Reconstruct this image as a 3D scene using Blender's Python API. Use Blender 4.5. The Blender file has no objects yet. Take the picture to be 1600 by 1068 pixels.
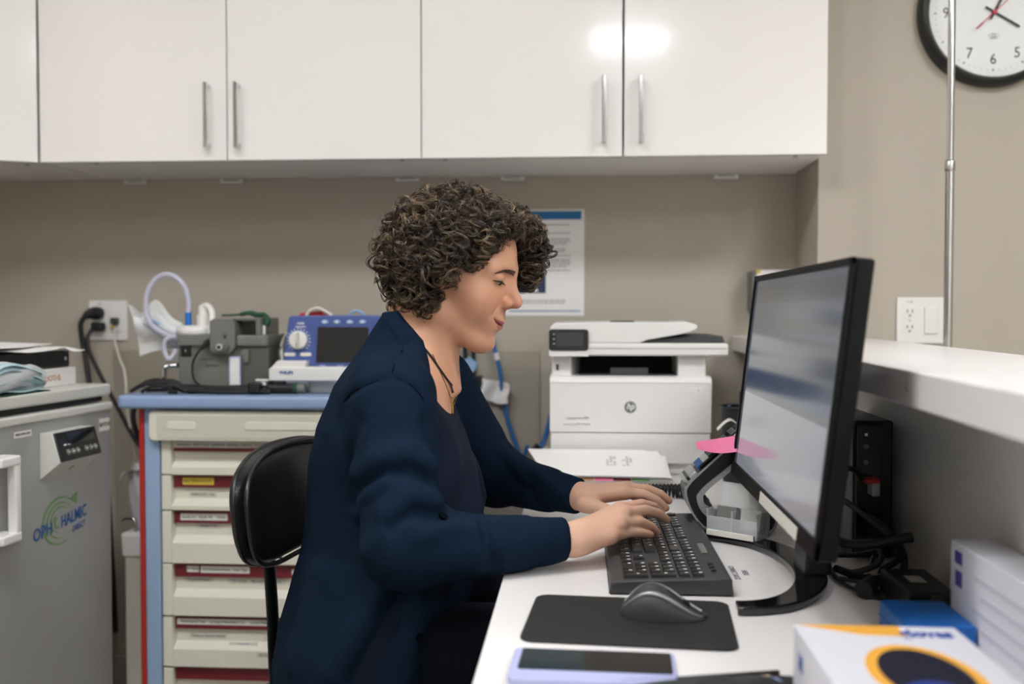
import bpy, bmesh, math, random
import numpy as np
from mathutils import Vector, Matrix, Euler
PI = math.pi
R = math.radians
random.seed(7); np.random.seed(7)
S = bpy.context.scene
COL = S.collection

# ------------------------------------------------------------------ camera
CAM_Z = 1.11
cam_data = bpy.data.cameras.new('camera'); cam = bpy.data.objects.new('camera', cam_data); COL.objects.link(cam)
cam_data.sensor_width = 36.0; cam_data.lens = 36.0 * 1555 / 1600
YAW = math.atan(106 / 1555.0); PITCH = math.atan(46 / 1555.0)
cam.location = (0, 0, CAM_Z); cam.rotation_euler = (PI / 2 - PITCH, 0, YAW)
cam_data.clip_start = 0.02
cam_data.dof.use_dof = True; cam_data.dof.focus_distance = 1.62; cam_data.dof.aperture_fstop = 2.8
S.camera = cam

# ------------------------------------------------------------------ world and exposure
W = bpy.data.worlds.new('world'); S.world = W; W.use_nodes = True
W.node_tree.nodes['Background'].inputs[0].default_value = (0.9, 0.95, 1, 1)
W.node_tree.nodes['Background'].inputs[1].default_value = 0.25
S.view_settings.view_transform = 'Standard'; S.view_settings.look = 'None'
S.view_settings.exposure = 0.0; S.view_settings.gamma = 1.0; S.view_settings.use_curve_mapping = False
LAMP_POWER = 30.0          # emission of the ceiling troffers
CEIL = 2.62
TROFFERS = [(0.265, -0.60, 0.21, 'square ceiling light panel reflected in the right hand cabinet doors'),
            (1.60, 0.90, 0.31, 'large square ceiling light panel above the far side of the counter'),
            (2.15, -1.30, 0.40, 'large square ceiling light panel behind the camera on the right'),  # added out of view to brighten the cabinet doors from the front
            (-0.45, 0.82, 0.25, 'square ceiling light panel above the woman in front of the cabinets'),
            (-1.25, 0.95, 0.22, 'square ceiling light panel near the left wall above the fridge')]  # added out of view to brighten the left doors

# ------------------------------------------------------------------ materials
MATS = {}
def srgb(*c):
    return tuple(((x / 255.0) / 12.92 if x / 255.0 <= 0.04045 else ((x / 255.0 + 0.055) / 1.055) ** 2.4) for x in c)
def mat(name, col, rough=0.5, metal=0.0, noise=0.0, scale=8.0, bump=0.0, bscale=200.0, spec=None, trans=0.0, ior=None,
        coat=0.0, emit=None, estr=0.0, alpha=1.0, sheen=0.0, stretch=None, sss=0.0):
    m = bpy.data.materials.new(name); m.use_nodes = True
    nt = m.node_tree; b = nt.nodes['Principled BSDF']
    c = srgb(*col)
    b.inputs['Base Color'].default_value = (*c, 1)
    b.inputs['Roughness'].default_value = rough; b.inputs['Metallic'].default_value = metal
    if spec is not None: b.inputs['Specular IOR Level'].default_value = spec
    if ior: b.inputs['IOR'].default_value = ior
    b.inputs['Transmission Weight'].default_value = trans
    b.inputs['Coat Weight'].default_value = coat
    if coat: b.inputs['Coat Roughness'].default_value = 0.05
    b.inputs['Alpha'].default_value = alpha
    if sheen:
        b.inputs['Sheen Weight'].default_value = sheen; b.inputs['Sheen Roughness'].default_value = 0.5
        b.inputs['Sheen Tint'].default_value = (*[min(1, x * 3 + .05) for x in c], 1)
    if sss:
        b.inputs['Subsurface Weight'].default_value = sss
        b.inputs['Subsurface Radius'].default_value = (1.0, 0.35, 0.2); b.inputs['Subsurface Scale'].default_value = 0.006
    if emit:
        b.inputs['Emission Color'].default_value = (*srgb(*emit), 1); b.inputs['Emission Strength'].default_value = estr
    tc = nt.nodes.new('ShaderNodeTexCoord')
    src = tc.outputs['Object']
    if stretch:
        mp = nt.nodes.new('ShaderNodeMapping'); mp.inputs['Scale'].default_value = stretch
        nt.links.new(src, mp.inputs[0]); src = mp.outputs[0]
    if noise:
        n = nt.nodes.new('ShaderNodeTexNoise'); n.inputs['Scale'].default_value = scale; n.inputs['Detail'].default_value = 5
        nt.links.new(src, n.inputs['Vector'])
        mx = nt.nodes.new('ShaderNodeMix'); mx.data_type = 'RGBA'
        mx.inputs['A'].default_value = (*[x * (1 - noise) for x in c], 1)
        mx.inputs['B'].default_value = (*[min(1, x * (1 + noise)) for x in c], 1)
        nt.links.new(n.outputs['Fac'], mx.inputs['Factor']); nt.links.new(mx.outputs['Result'], b.inputs['Base Color'])
    if bump:
        n2 = nt.nodes.new('ShaderNodeTexNoise'); n2.inputs['Scale'].default_value = bscale; n2.inputs['Detail'].default_value = 3
        nt.links.new(src, n2.inputs['Vector'])
        bp = nt.nodes.new('ShaderNodeBump'); bp.inputs['Strength'].default_value = bump; bp.inputs['Distance'].default_value = 0.002
        nt.links.new(n2.outputs['Fac'], bp.inputs['Height']); nt.links.new(bp.outputs[0], b.inputs['Normal'])
    MATS[name] = m
    return m
def M(n): return MATS[n]

mat('wall_paint', (178, 169, 155), 0.75, noise=0.03, scale=3, bump=0.12, bscale=260)
mat('panel_paint', (160, 152, 138), 0.7, noise=0.05, scale=4, bump=0.1, bscale=120)
mat('white_paint', (232, 230, 226), 0.8, noise=0.02, scale=3, bump=0.1, bscale=260)
mat('ceiling_tile', (226, 224, 218), 0.9, noise=0.05, scale=60, bump=0.3, bscale=300)
mat('vinyl_floor', (166, 162, 155), 0.45, noise=0.18, scale=40)
mat('baseboard_rubber', (150, 145, 136), 0.5, noise=0.04)
mat('counter_panel', (226, 224, 219), 0.55, noise=0.04, scale=5)
mat('gloss_white', (238, 234, 231), 0.12, noise=0.012, scale=2, coat=0.3)
mat('cabinet_under', (238, 234, 228), 0.6, noise=0.03)
mat('laminate_white', (236, 232, 230), 0.3, noise=0.012, scale=4)
mat('ledge_white', (233, 229, 229), 0.25, noise=0.012, scale=4)
mat('chrome', (205, 205, 208), 0.16, 1.0, noise=0.03)
mat('brushed_steel', (188, 186, 182), 0.3, 1.0, noise=0.05, scale=30, stretch=(20, 20, 1))
mat('lamp_diffuser', (255, 250, 240), 0.6, noise=0.01, emit=(250, 252, 255), estr=LAMP_POWER)
mat('lamp_frame', (235, 235, 232), 0.4, noise=0.02)
mat('black_plastic', (22, 23, 23), 0.38, noise=0.12, scale=30)
mat('monitor_black', (9, 9, 10), 0.55, noise=0.1, scale=20, spec=0.2)
mat('black_gloss', (14, 14, 15), 0.1, noise=0.1, scale=10, coat=0.4)
mat('black_matte', (30, 31, 31), 0.7, noise=0.1, scale=40, bump=0.2, bscale=500)
mat('black_rubber', (20, 20, 21), 0.55, noise=0.1, scale=30)
mat('black_leather', (20, 21, 21), 0.33, noise=0.12, scale=20, bump=0.25, bscale=420)
mat('dark_grey', (58, 60, 61), 0.5, noise=0.06, scale=20)
mat('mid_grey', (118, 118, 114), 0.5, noise=0.05, scale=20)
mat('device_grey', (112, 112, 106), 0.5, noise=0.05, scale=12, bump=0.1, bscale=300)
mat('device_grey_dark', (88, 88, 84), 0.5, noise=0.05, scale=12)
mat('pale_grey', (186, 186, 182), 0.45, noise=0.03, scale=15)
mat('silver_paint', (175, 177, 178), 0.3, 0.6, noise=0.04, scale=20)
mat('white_plastic', (228, 226, 222), 0.35, noise=0.015, scale=8)
mat('cream_plastic', (206, 202, 188), 0.45, noise=0.03, scale=8)
mat('drawer_cream', (224, 220, 204), 0.42, noise=0.03, scale=6)
mat('drawer_recess', (206, 202, 186), 0.5, noise=0.03, scale=6)
mat('cart_blue', (140, 162, 196), 0.4, noise=0.03, scale=8)
mat('cart_post_blue', (150, 173, 203), 0.4, noise=0.03, scale=8)
mat('cart_red', (176, 42, 36), 0.4, noise=0.05, scale=8)
mat('maroon', (110, 22, 34), 0.45, noise=0.06, scale=12)
mat('fridge_metal', (163, 163, 161), 0.42, 0.25, noise=0.04, scale=3)
mat('fridge_white', (205, 204, 197), 0.42, noise=0.02, scale=6)
mat('defib_blue', (75, 92, 152), 0.42, noise=0.05, scale=12)
mat('screen_dark', (38, 38, 37), 0.25, noise=0.05, scale=5)
mat('paper', (232, 229, 226), 0.7, noise=0.02, scale=20)
mat('label_white', (226, 222, 214), 0.6, noise=0.02, scale=30)
mat('label_clear', (208, 205, 192), 0.5, noise=0.02, scale=30)
mat('label_yellow', (214, 186, 66), 0.6, noise=0.04, scale=30)
mat('ink', (38, 36, 40), 0.7, noise=0.1, scale=50)
mat('ink_grey', (128, 127, 128), 0.7, noise=0.05, scale=50)
mat('white_ink', (240, 240, 240), 0.6, noise=0.02, scale=50)
mat('poster_blue', (0, 104, 160), 0.5, noise=0.03)
mat('poster_navy', (28, 48, 82), 0.5, noise=0.1, scale=20)
mat('logo_blue', (24, 84, 150), 0.5, noise=0.04)
mat('logo_green', (110, 148, 92), 0.5, noise=0.05)
mat('cord_blue', (38, 100, 160), 0.45, noise=0.05)
mat('pink_note', (244, 128, 172), 0.6, noise=0.03)
mat('red_plastic', (190, 36, 34), 0.4, noise=0.05)
mat('green_fabric', (28, 72, 52), 0.7, noise=0.1, scale=40)
mat('mask_blue', (168, 198, 204), 0.6, noise=0.08, scale=30, sheen=0.2)
mat('light_blue_plastic', (140, 172, 206), 0.45, noise=0.04)
mat('strong_blue', (20, 104, 190), 0.45, noise=0.08, scale=10)
mat('lavender', (176, 180, 220), 0.4, noise=0.03)
mat('phone_glass', (22, 24, 26), 0.15, noise=0.05, coat=0.3)
mat('phone_glass_teal', (20, 38, 46), 0.15, noise=0.05, coat=0.3)
mat('box_white', (226, 226, 234), 0.55, noise=0.02, scale=10)
mat('box_orange', (246, 180, 66), 0.55, noise=0.04, scale=10)
mat('box_blue', (66, 96, 180), 0.55, noise=0.05, scale=10)
mat('box_violet', (70, 66, 150), 0.55, noise=0.05, scale=10)
mat('glove_navy', (10, 14, 40), 0.6, noise=0.2, scale=30)
mat('glove_blue', (36, 60, 150), 0.6, noise=0.15, scale=30)
mat('clear_plastic', (238, 242, 246), 0.08, trans=0.0, alpha=0.28, noise=0.01)
mat('acrylic', (236, 240, 242), 0.06, alpha=0.3, noise=0.01)
mat('bag_film', (232, 234, 236), 0.3, alpha=0.7, noise=0.04, scale=30)
mat('bag_paper', (238, 238, 236), 0.55, noise=0.02, scale=30)
mat('tube_clear', (205, 205, 222), 0.12, alpha=0.72, noise=0.02)
mat('cable_white', (214, 208, 196), 0.5, noise=0.04)
mat('binder_tan', (196, 150, 104), 0.6, noise=0.06)
mat('clock_face', (226, 227, 226), 0.5, noise=0.01)
mat('clock_red', (188, 36, 56), 0.5, noise=0.04)
mat('gold', (214, 170, 88), 0.25, 1.0, noise=0.05)
mat('mesh_black', (24, 25, 26), 0.6, noise=0.1)

def screen_material():
    # a dim glossy screen with document bars; pale bottom and dark top paint in reflections
    m = bpy.data.materials.new('monitor_screen'); m.use_nodes = True; nt = m.node_tree
    b = nt.nodes['Principled BSDF']; b.inputs['Base Color'].default_value = (*srgb(64, 68, 74), 1)
    b.inputs['Roughness'].default_value = 0.13
    tc = nt.nodes.new('ShaderNodeTexCoord'); sp = nt.nodes.new('ShaderNodeSeparateXYZ')
    nt.links.new(tc.outputs['UV'], sp.inputs[0])
    def band(axis, lo, hi):
        a = nt.nodes.new('ShaderNodeMath'); a.operation = 'GREATER_THAN'; a.inputs[1].default_value = lo
        c = nt.nodes.new('ShaderNodeMath'); c.operation = 'LESS_THAN'; c.inputs[1].default_value = hi
        d = nt.nodes.new('ShaderNodeMath'); d.operation = 'MULTIPLY'
        nt.links.new(sp.outputs[axis], a.inputs[0]); nt.links.new(sp.outputs[axis], c.inputs[0])
        nt.links.new(a.outputs[0], d.inputs[0]); nt.links.new(c.outputs[0], d.inputs[1]); return d
    def rect(x0, x1, y0, y1):
        d = nt.nodes.new('ShaderNodeMath'); d.operation = 'MULTIPLY'
        nt.links.new(band(0, x0, x1).outputs[0], d.inputs[0]); nt.links.new(band(1, y0, y1).outputs[0], d.inputs[1]); return d
    n = nt.nodes.new('ShaderNodeTexNoise'); n.inputs['Scale'].default_value = 3
    nt.links.new(tc.outputs['UV'], n.inputs['Vector'])
    cur = nt.nodes.new('ShaderNodeMix'); cur.data_type = 'RGBA'
    cur.inputs['A'].default_value = (*srgb(62, 68, 78), 1); cur.inputs['B'].default_value = (*srgb(78, 84, 94), 1)
    nt.links.new(n.outputs['Fac'], cur.inputs['Factor'])
    for r, c in (((0.03, 0.97, 0.88, 0.97), (56, 60, 66)), ((0.46, 0.97, 0.74, 0.80), (64, 66, 66)), ((0.46, 0.97, 0.655, 0.715), (62, 64, 66)),
                 ((0.03, 0.97, 0.44, 0.54), (56, 70, 96)), ((0.03, 0.97, 0.0, 0.40), (142, 145, 152))):
        mx = nt.nodes.new('ShaderNodeMix'); mx.data_type = 'RGBA'
        nt.links.new(rect(*r).outputs[0], mx.inputs['Factor']); nt.links.new(cur.outputs['Result'], mx.inputs['A'])
        mx.inputs['B'].default_value = (*srgb(*c), 1); cur = mx
    nt.links.new(cur.outputs['Result'], b.inputs['Emission Color']); b.inputs['Emission Strength'].default_value = 0.62
    MATS['monitor_screen'] = m
screen_material()

# ------------------------------------------------------------------ helpers
def tag(o, label=None, cat=None, group=None, kind=None):
    if label: o['label'] = label
    if cat: o['category'] = cat
    if group: o['group'] = group
    if kind: o['kind'] = kind
    return o
def thing(name, label, cat, loc=(0, 0, 0), rz=0.0, group=None, local=False, rot=None):
    """an Empty at the thing's base; its parts are given in its own frame (local) or in room coordinates"""
    o = bpy.data.objects.new(name, None); COL.objects.link(o); o.empty_display_size = 0.05
    o.location = loc; o.rotation_euler = rot if rot else (0, 0, rz)
    o['_local'] = 1 if local else 0
    return tag(o, label, cat, group)
class B:
    """collects shapes into one bmesh"""
    def __init__(s): s.bm = bmesh.new(); s.bev = False
    def _xf(s, vs, m):
        if m is not None:
            for v in vs: v.co = m @ v.co
    def box(s, c, size, r=0.0, seg=2, rot=None, taper=None):
        t = bmesh.new(); bmesh.ops.create_cube(t, size=1.0)
        for v in t.verts:
            v.co = Vector((v.co.x * size[0], v.co.y * size[1], v.co.z * size[2]))
            if taper and v.co.z > 0: v.co.x *= taper[0]; v.co.y *= taper[1]
        if r > 0:
            s.bev = True
            bmesh.ops.bevel(t, geom=t.edges[:], offset=min(r, min(size) * 0.49), segments=seg, profile=0.5, affect='EDGES')
        m = Matrix.Translation(c)
        if rot is not None: m = m @ (rot if isinstance(rot, Matrix) else Euler(rot).to_matrix().to_4x4())
        s._join(t, m); return s
    def span(s, lo, hi, r=0.0, seg=2):
        return s.box([(a + b) / 2 for a, b in zip(lo, hi)], [abs(b - a) for a, b in zip(lo, hi)], r, seg)
    def _join(s, t, m=None):
        mp = {}
        for v in t.verts: mp[v] = s.bm.verts.new(m @ v.co if m is not None else v.co)
        for f in t.faces:
            try: s.bm.faces.new([mp[v] for v in f.verts])
            except ValueError: pass
        t.free()
    def cyl(s, p0, p1, r0, r1=None, n=20, caps=True):
        p0, p1 = Vector(p0), Vector(p1); r1 = r0 if r1 is None else r1
        d = (p1 - p0); q = d.to_track_quat('Z', 'Y').to_matrix()
        A = []; C = []
        for i in range(n):
            a = 2 * PI * i / n; o = q @ Vector((math.cos(a), math.sin(a), 0))
            A.append(s.bm.verts.new(p0 + o * r0)); C.append(s.bm.verts.new(p1 + o * r1))
        for i in range(n):
            j = (i + 1) % n; s.bm.faces.new((A[i], A[j], C[j], C[i]))
        if caps: s.bm.faces.new(A[::-1]); s.bm.faces.new(C)
        return s
    def tube(s, path, r, n=8, closed=False, flat=None):
        P = [Vector(p) for p in path]; L = len(P); rings = []
        up = Vector((0, 0, 1)); prev = None
        for i, p in enumerate(P):
            if closed: d = P[(i + 1) % L] - P[i - 1]
            else: d = P[min(i + 1, L - 1)] - P[max(i - 1, 0)]
            if d.length < 1e-9: d = Vector((0, 0, 1))
            d.normalize()
            if prev is None:
                a = d.cross(up)
                if a.length < 1e-3: a = d.cross(Vector((1, 0, 0)))
            else: a = prev - d * prev.dot(d)
            a.normalize(); prev = a; b = d.cross(a)
            rr = r[i] if isinstance(r, (list, tuple)) else r
            ring = []
            for k in range(n):
                t = 2 * PI * k / n
                ring.append(s.bm.verts.new(p + a * (rr * math.cos(t)) + b * (rr * math.sin(t) * (flat or 1))))
            rings.append(ring)
        for i in range(L if closed else L - 1):
            q0, q1 = rings[i], rings[(i + 1) % L]
            for k in range(n): s.bm.faces.new((q0[k], q0[(k + 1) % n], q1[(k + 1) % n], q1[k]))
        if not closed: s.bm.faces.new(rings[0][::-1]); s.bm.faces.new(rings[-1])
        return s
    def lathe(s, prof, c=(0, 0, 0), n=32, m=None, cap=True):
        c = Vector(c); rings = []
        for (r, z) in prof:
            ring = [s.bm.verts.new((m @ Vector((r * math.cos(2 * PI * k / n), r * math.sin(2 * PI * k / n), z)) if m is not None
                    else Vector((r * math.cos(2 * PI * k / n), r * math.sin(2 * PI * k / n), z))) + c) for k in range(n)]
            rings.append(ring)
        for i in range(len(rings) - 1):
            for k in range(n): s.bm.faces.new((rings[i][k], rings[i][(k + 1) % n], rings[i + 1][(k + 1) % n], rings[i + 1][k]))
        if cap: s.bm.faces.new(rings[0][::-1]); s.bm.faces.new(rings[-1])
        return s
    def prism(s, poly, lo, hi, axis='y', bev=0.0):
        """2D outline pushed along an axis: 'y' takes (x,z), 'x' takes (y,z), 'z' takes (x,y)"""
        f = {'y': lambda a, b, t: (a, t, b), 'x': lambda a, b, t: (t, a, b), 'z': lambda a, b, t: (a, b, t)}[axis]
        t = bmesh.new()
        A = [t.verts.new(f(a, b, lo)) for a, b in poly]; C = [t.verts.new(f(a, b, hi)) for a, b in poly]
        n = len(poly); t.faces.new(A); t.faces.new(C[::-1])
        for i in range(n): t.faces.new((A[i], C[i], C[(i + 1) % n], A[(i + 1) % n]))
        bmesh.ops.recalc_face_normals(t, faces=t.faces[:])
        if bev:
            s.bev = True
            es = [e for e in t.edges if abs((e.verts[0].co - e.verts[1].co).normalized()[{'x': 0, 'y': 1, 'z': 2}[axis]]) < 0.5]
            bmesh.ops.bevel(t, geom=es, offset=bev, segments=2, profile=0.5, affect='EDGES')
        s._join(t); return s
    def band(s, outer, inner, lo, hi, axis='y'):
        """closed loop outline with thickness pushed along an axis"""
        f = {'y': lambda a, b, t: (a, t, b), 'x': lambda a, b, t: (t, a, b), 'z': lambda a, b, t: (a, b, t)}[axis]
        n = len(outer)
        V = [[s.bm.verts.new(f(a, b, t)) for a, b in pl] for pl in (outer, inner) for t in (lo, hi)]
        ol, oh, il, ih = V
        for i in range(n):
            j = (i + 1) % n
            for q in ((ol[i], ol[j], oh[j], oh[i]), (il[j], il[i], ih[i], ih[j]), (ol[j], ol[i], il[i], il[j]), (oh[i], oh[j], ih[j], ih[i])):
                s.bm.faces.new(q)
        return s
    def ball(s, c, rad, n=16, sc=(1, 1, 1), rot=None):
        t = bmesh.new(); bmesh.ops.create_uvsphere(t, u_segments=n, v_segments=max(6, n // 2), radius=1.0)
        m = Matrix.Translation(c)
        if rot is not None: m = m @ Euler(rot).to_matrix().to_4x4()
        s._join(t, m @ Matrix.Diagonal((rad * sc[0], rad * sc[1], rad * sc[2], 1))); return s
    def grid(s, fn, nu, nv):
        V = [[s.bm.verts.new(fn(i / nu, j / nv)) for j in range(nv + 1)] for i in range(nu + 1)]
        for i in range(nu):
            for j in range(nv): s.bm.faces.new((V[i][j], V[i + 1][j], V[i + 1][j + 1], V[i][j + 1]))
        return s
    def mesh(s, name, smooth=50):
        bmesh.ops.recalc_face_normals(s.bm, faces=s.bm.faces[:])
        me = bpy.data.meshes.new(name); s.bm.to_mesh(me); s.bm.free()
        if smooth and len(me.polygons):
            me.polygons.foreach_set('use_smooth', [True] * len(me.polygons))
            me.set_sharp_from_angle(angle=R(smooth))
        if s.bev: me['bevelled'] = 1
        return me
def add(name, b, m, parent=None, label=None, cat=None, group=None, kind=None, smooth=50):
    me = b.mesh(name, smooth) if isinstance(b, B) else b
    o = bpy.data.objects.new(name, me); COL.objects.link(o)
    if me.get('bevelled'):
        w = o.modifiers.new('weighted_normals', 'WEIGHTED_NORMAL'); w.keep_sharp = True; w.mode = 'FACE_AREA'; w.weight = 100
    if m is not None: me.materials.clear(); me.materials.append(M(m) if isinstance(m, str) else m)
    if parent is not None:
        o.parent = parent
        if parent.type == 'EMPTY' and not parent.get('_local', 0):
            o.matrix_parent_inverse = (Matrix.Translation(parent.location) @ parent.rotation_euler.to_matrix().to_4x4()).inverted()
    return tag(o, label, cat, group, kind)
def copy_tree(o, parent=None):
    c = o.copy(); COL.objects.link(c); c.parent = parent
    for ch in list(o.children): copy_tree(ch, c)
    return c
def text_mesh(txt, size, m4, depth=0.0004, align='CENTER', bold=0.0, sx=1.0, maxw=None, shear=0.0):
    """lettering as a flat mesh; m4 maps the text plane (x right, y up) into the room"""
    cu = bpy.data.curves.new('lettering', 'FONT'); cu.body = txt; cu.size = size; cu.align_x = align; cu.align_y = 'CENTER'
    cu.extrude = depth / 2; cu.offset = bold; cu.resolution_u = 2; cu.shear = shear
    o = bpy.data.objects.new('lettering', cu); COL.objects.link(o)
    dg = bpy.context.evaluated_depsgraph_get(); dg.update()
    me = bpy.data.meshes.new_from_object(o.evaluated_get(dg))
    bpy.data.objects.remove(o); bpy.data.curves.remove(cu)
    if maxw and len(me.vertices):
        xs = [v.co.x for v in me.vertices]; w = max(xs) - min(xs)
        if w > maxw: sx = sx * maxw / w
    me.transform(m4 @ Matrix.Diagonal((sx, 1, 1, 1)))
    return me
def plane_m(o, right, up):
    r = Vector(right).normalized(); u = Vector(up).normalized(); n = r.cross(u)
    m = Matrix((r, u, n)).transposed().to_4x4(); m.translation = Vector(o); return m
def front(x, y, z): return plane_m((x, y, z), (1, 0, 0), (0, 0, 1))       # faces the camera side (-Y)
def letter(name, txt, size, m4, material, parent, **k):
    return add(name, text_mesh(txt, size, m4, **k), material, parent)
def smooth_path(pts, n=8, closed=False):
    P = [Vector(p) for p in pts]; out = []; L = len(P)
    for i in range(L if closed else L - 1):
        if closed: a, b, c, d = P[i - 1], P[i], P[(i + 1) % L], P[(i + 2) % L]
        else: a, b, c, d = P[max(i - 1, 0)], P[i], P[i + 1], P[min(i + 2, L - 1)]
        for k in range(n):
            t = k / n
            out.append(0.5 * ((2 * b) + (c - a) * t + (2 * a - 5 * b + 4 * c - d) * t * t + (3 * b - a - 3 * c + d) * t ** 3))
    if not closed: out.append(P[-1])
    return out
def rrect(x0, x1, y0, y1, r, n=5):
    out = []
    for cx, cy, a0 in ((x1 - r, y1 - r, 0), (x0 + r, y1 - r, 90), (x0 + r, y0 + r, 180), (x1 - r, y0 + r, 270)):
        for k in range(n + 1):
            a = R(a0 + 90 * k / n); out.append((cx + r * math.cos(a), cy + r * math.sin(a)))
    return out

# ------------------------------------------------------------------ the room
YB = 2.83          # back wall
YP = 2.57          # front of the wall pier to the right of the cabinets
XP = 0.600
def struct(name, b, m, **k): return add(name, b, m, kind='structure', **k)
struct('floor', B().span((-2.2, -2.2, -0.1), (3.2, 2.95, 0.0)), 'vinyl_floor', smooth=0)
struct('ceiling', B().span((-2.2, -2.2, CEIL), (3.2, 2.95, CEIL + 0.1)), 'ceiling_tile', smooth=0)
struct('wall_back', B().span((-2.1, YB, 0.0), (XP, YB + 0.12, CEIL)), 'wall_paint', smooth=0)
struct('wall_pier', B().span((XP, YP, 0.0), (3.1, YB + 0.12, CEIL)), 'wall_paint', smooth=0)
struct('wall_left', B().span((-2.2, -2.1, 0.0), (-1.86, YB, CEIL)), 'wall_paint', smooth=0)
struct('wall_right', B().span((3.1, -2.1, 0.0), (3.2, YB, CEIL)), 'wall_paint', smooth=0)
struct('wall_front', B().span((-1.86, -2.2, 0.0), (3.1, -2.1, CEIL)), 'white_paint', smooth=0)
struct('baseboard_back', B().span((-1.86, YB - 0.012, 0.0), (XP, YB, 0.1), 0.003), 'baseboard_rubber')
struct('trim_1', B().span((-1.362, YB - 0.008, 0.1), (-0.113, YB, 1.002), 0.002), 'panel_paint')
# half wall that carries the ledge, its face turned to the desk
struct('wall_counter', B().prism([(0.505, YB), (0.47, -0.5), (0.55, -0.5), (0.595, YB)], 0.0, 1.005, 'z'), 'counter_panel', smooth=0)
ledge = thing('counter_ledge', 'glossy white raised counter ledge running behind the monitor towards the camera', 'counter', (0.55, 1.2, 1.005))
LP = [(0.427, YB), (0.308, -0.5), (0.560, -0.5), (0.735, YP), (XP, YP), (XP, YB)]
add('ledge_top', B().prism(LP, 1.005, 1.045, 'z', 0.002), 'ledge_white', ledge)
add('screw_cover', B().cyl((0.370, 1.14, 1.026), (0.3652, 1.14, 1.026), 0.003, n=10), 'mid_grey', ledge)

for (x, y, w, lab) in TROFFERS:
    t = thing('ceiling_light', lab, 'ceiling light', (x, y, CEIL - 0.03), group='ceiling light panels')
    fr = B()
    for a in (-1, 1):
        fr.span((x + a * w - 0.015, y - w, CEIL - 0.03), (x + a * w + 0.015, y + w, CEIL))
        fr.span((x - w, y + a * w - 0.015, CEIL - 0.03), (x + w, y + a * w + 0.015, CEIL))
    add('frame', fr, 'lamp_frame', t)
    add('diffuser', B().span((x - w + 0.015, y - w + 0.015, CEIL - 0.018), (x + w - 0.015, y + w - 0.015, CEIL - 0.002)), 'lamp_diffuser', t)

# ------------------------------------------------------------------ wall cabinets
CB, CT = 1.492, 2.25
YF = 2.46           # front of the doors
DOORS = [(-1.372, -0.8865, 'R'), (-0.8835, -0.3945, 'L'), (-0.3915, 0.1022, 'R'), (0.1072, 0.594, 'L')]
def handle(b, x, y, z0, z1, nx=0):
    b.box((x, y - 0.026, (z0 + z1) / 2), (0.011, 0.008, z1 - z0), 0.0015)
    for z in (z0 + 0.007, z1 - 0.007): b.box((x, y - 0.012, z), (0.009, 0.024, 0.009), 0.001)
def wall_cabinet(x0, x1, doors, label):
    t = thing('wall_cabinet', label, 'cabinet', ((x0 + x1) / 2, 2.65, CB), group='white wall cabinets above the desk')
    b = B(); y0 = YF + 0.02
    b.span((x0, y0, CB + 0.004), (x0 + 0.018, YB, CT)).span((x1 - 0.018, y0, CB + 0.004), (x1, YB, CT))
    b.span((x0 + 0.018, y0, CB + 0.004), (x1 - 0.018, YB, CB + 0.022)).span((x0 + 0.018, y0, CT - 0.018), (x1 - 0.018, YB, CT))
    b.span((x0 + 0.018, YB - 0.006, CB + 0.022), (x1 - 0.018, YB, CT - 0.018))
    add('body', b, 'cabinet_under', t)
    for (a, c, side) in doors:
        d = add('door', B().span((a, YF, CB), (c, YF + 0.0185, CT), 0.0012), 'gloss_white', t)
        hx = c - 0.0445 if side == 'R' else a + 0.0295 + (0.01 if a > 0 else 0)
        h = B(); handle(h, hx, YF, 1.521, 1.683); add('handle', h, 'chrome', d)
    return t
cabA = wall_cabinet(-1.374, -0.393, DOORS[:2], 'double door white wall cabinet left of the woman with two chrome handles')
cabB = wall_cabinet(-0.393, 0.596, DOORS[2:], 'double door white wall cabinet at the right end, ceiling light reflected in its doors')
def clips(parent, xs):
    for x in xs:
        c = B(); c.box((x, YB - 0.012, CB - 0.004), (0.066, 0.02, 0.012), 0.002)
        c2 = add('hanging_clip', c, 'white_plastic', parent)
        add('slot', B().box((x, YB - 0.0225, CB - 0.003), (0.046, 0.001, 0.003)), 'mid_grey', c2)
clips(cabA, (-1.285, -1.0, -0.49)); clips(cabB, (-0.19, 0.405))
for t, xs in ((cabA, (-1.25, -0.45)), (cabB, (-0.34, 0.53))):
    for x in xs:
        add('screw_cap', B().cyl((x, 2.51, CB + 0.004), (x, 2.51, CB + 0.002), 0.006, n=10), 'mid_grey', t)
# diagonal corner cabinet at the left edge
tc_ = thing('wall_cabinet', 'angled white corner wall cabinet cut off by the left edge of the photo', 'cabinet', (-1.6, 2.6, CB), group='white wall cabinets above the desk')
ang = R(27); dx, dy = math.cos(ang), math.sin(ang)
p0 = (-1.379, YF); p1 = (p0[0] - 0.48 * dx, p0[1] - 0.48 * dy)
def off(p, d): return (p[0] + d * dy * -1 * -1 * 0 + d * (-dy) * -1, p[1] + d * dx)
nrm = (dy * -1, dx)    # into the cabinet
inn = lambda p, d: (p[0] + nrm[0] * d, p[1] + nrm[1] * d)
add('body', B().prism([inn(p0, 0.02), (-1.376, YB), (-1.858, YB), (-1.858, inn(p1, 0.02)[1]), inn(p1, 0.02)], CB + 0.004, CT, 'z'), 'cabinet_under', tc_)
add('door', B().prism([p0, inn(p0, 0.0185), inn(p1, 0.0185), p1], CB, CT, 'z', 0.001), 'gloss_white', tc_)
add('screw_cap', B().cyl((-1.44, 2.52, CB + 0.004), (-1.44, 2.52, CB + 0.002), 0.006, n=10), 'mid_grey', tc_)

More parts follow.
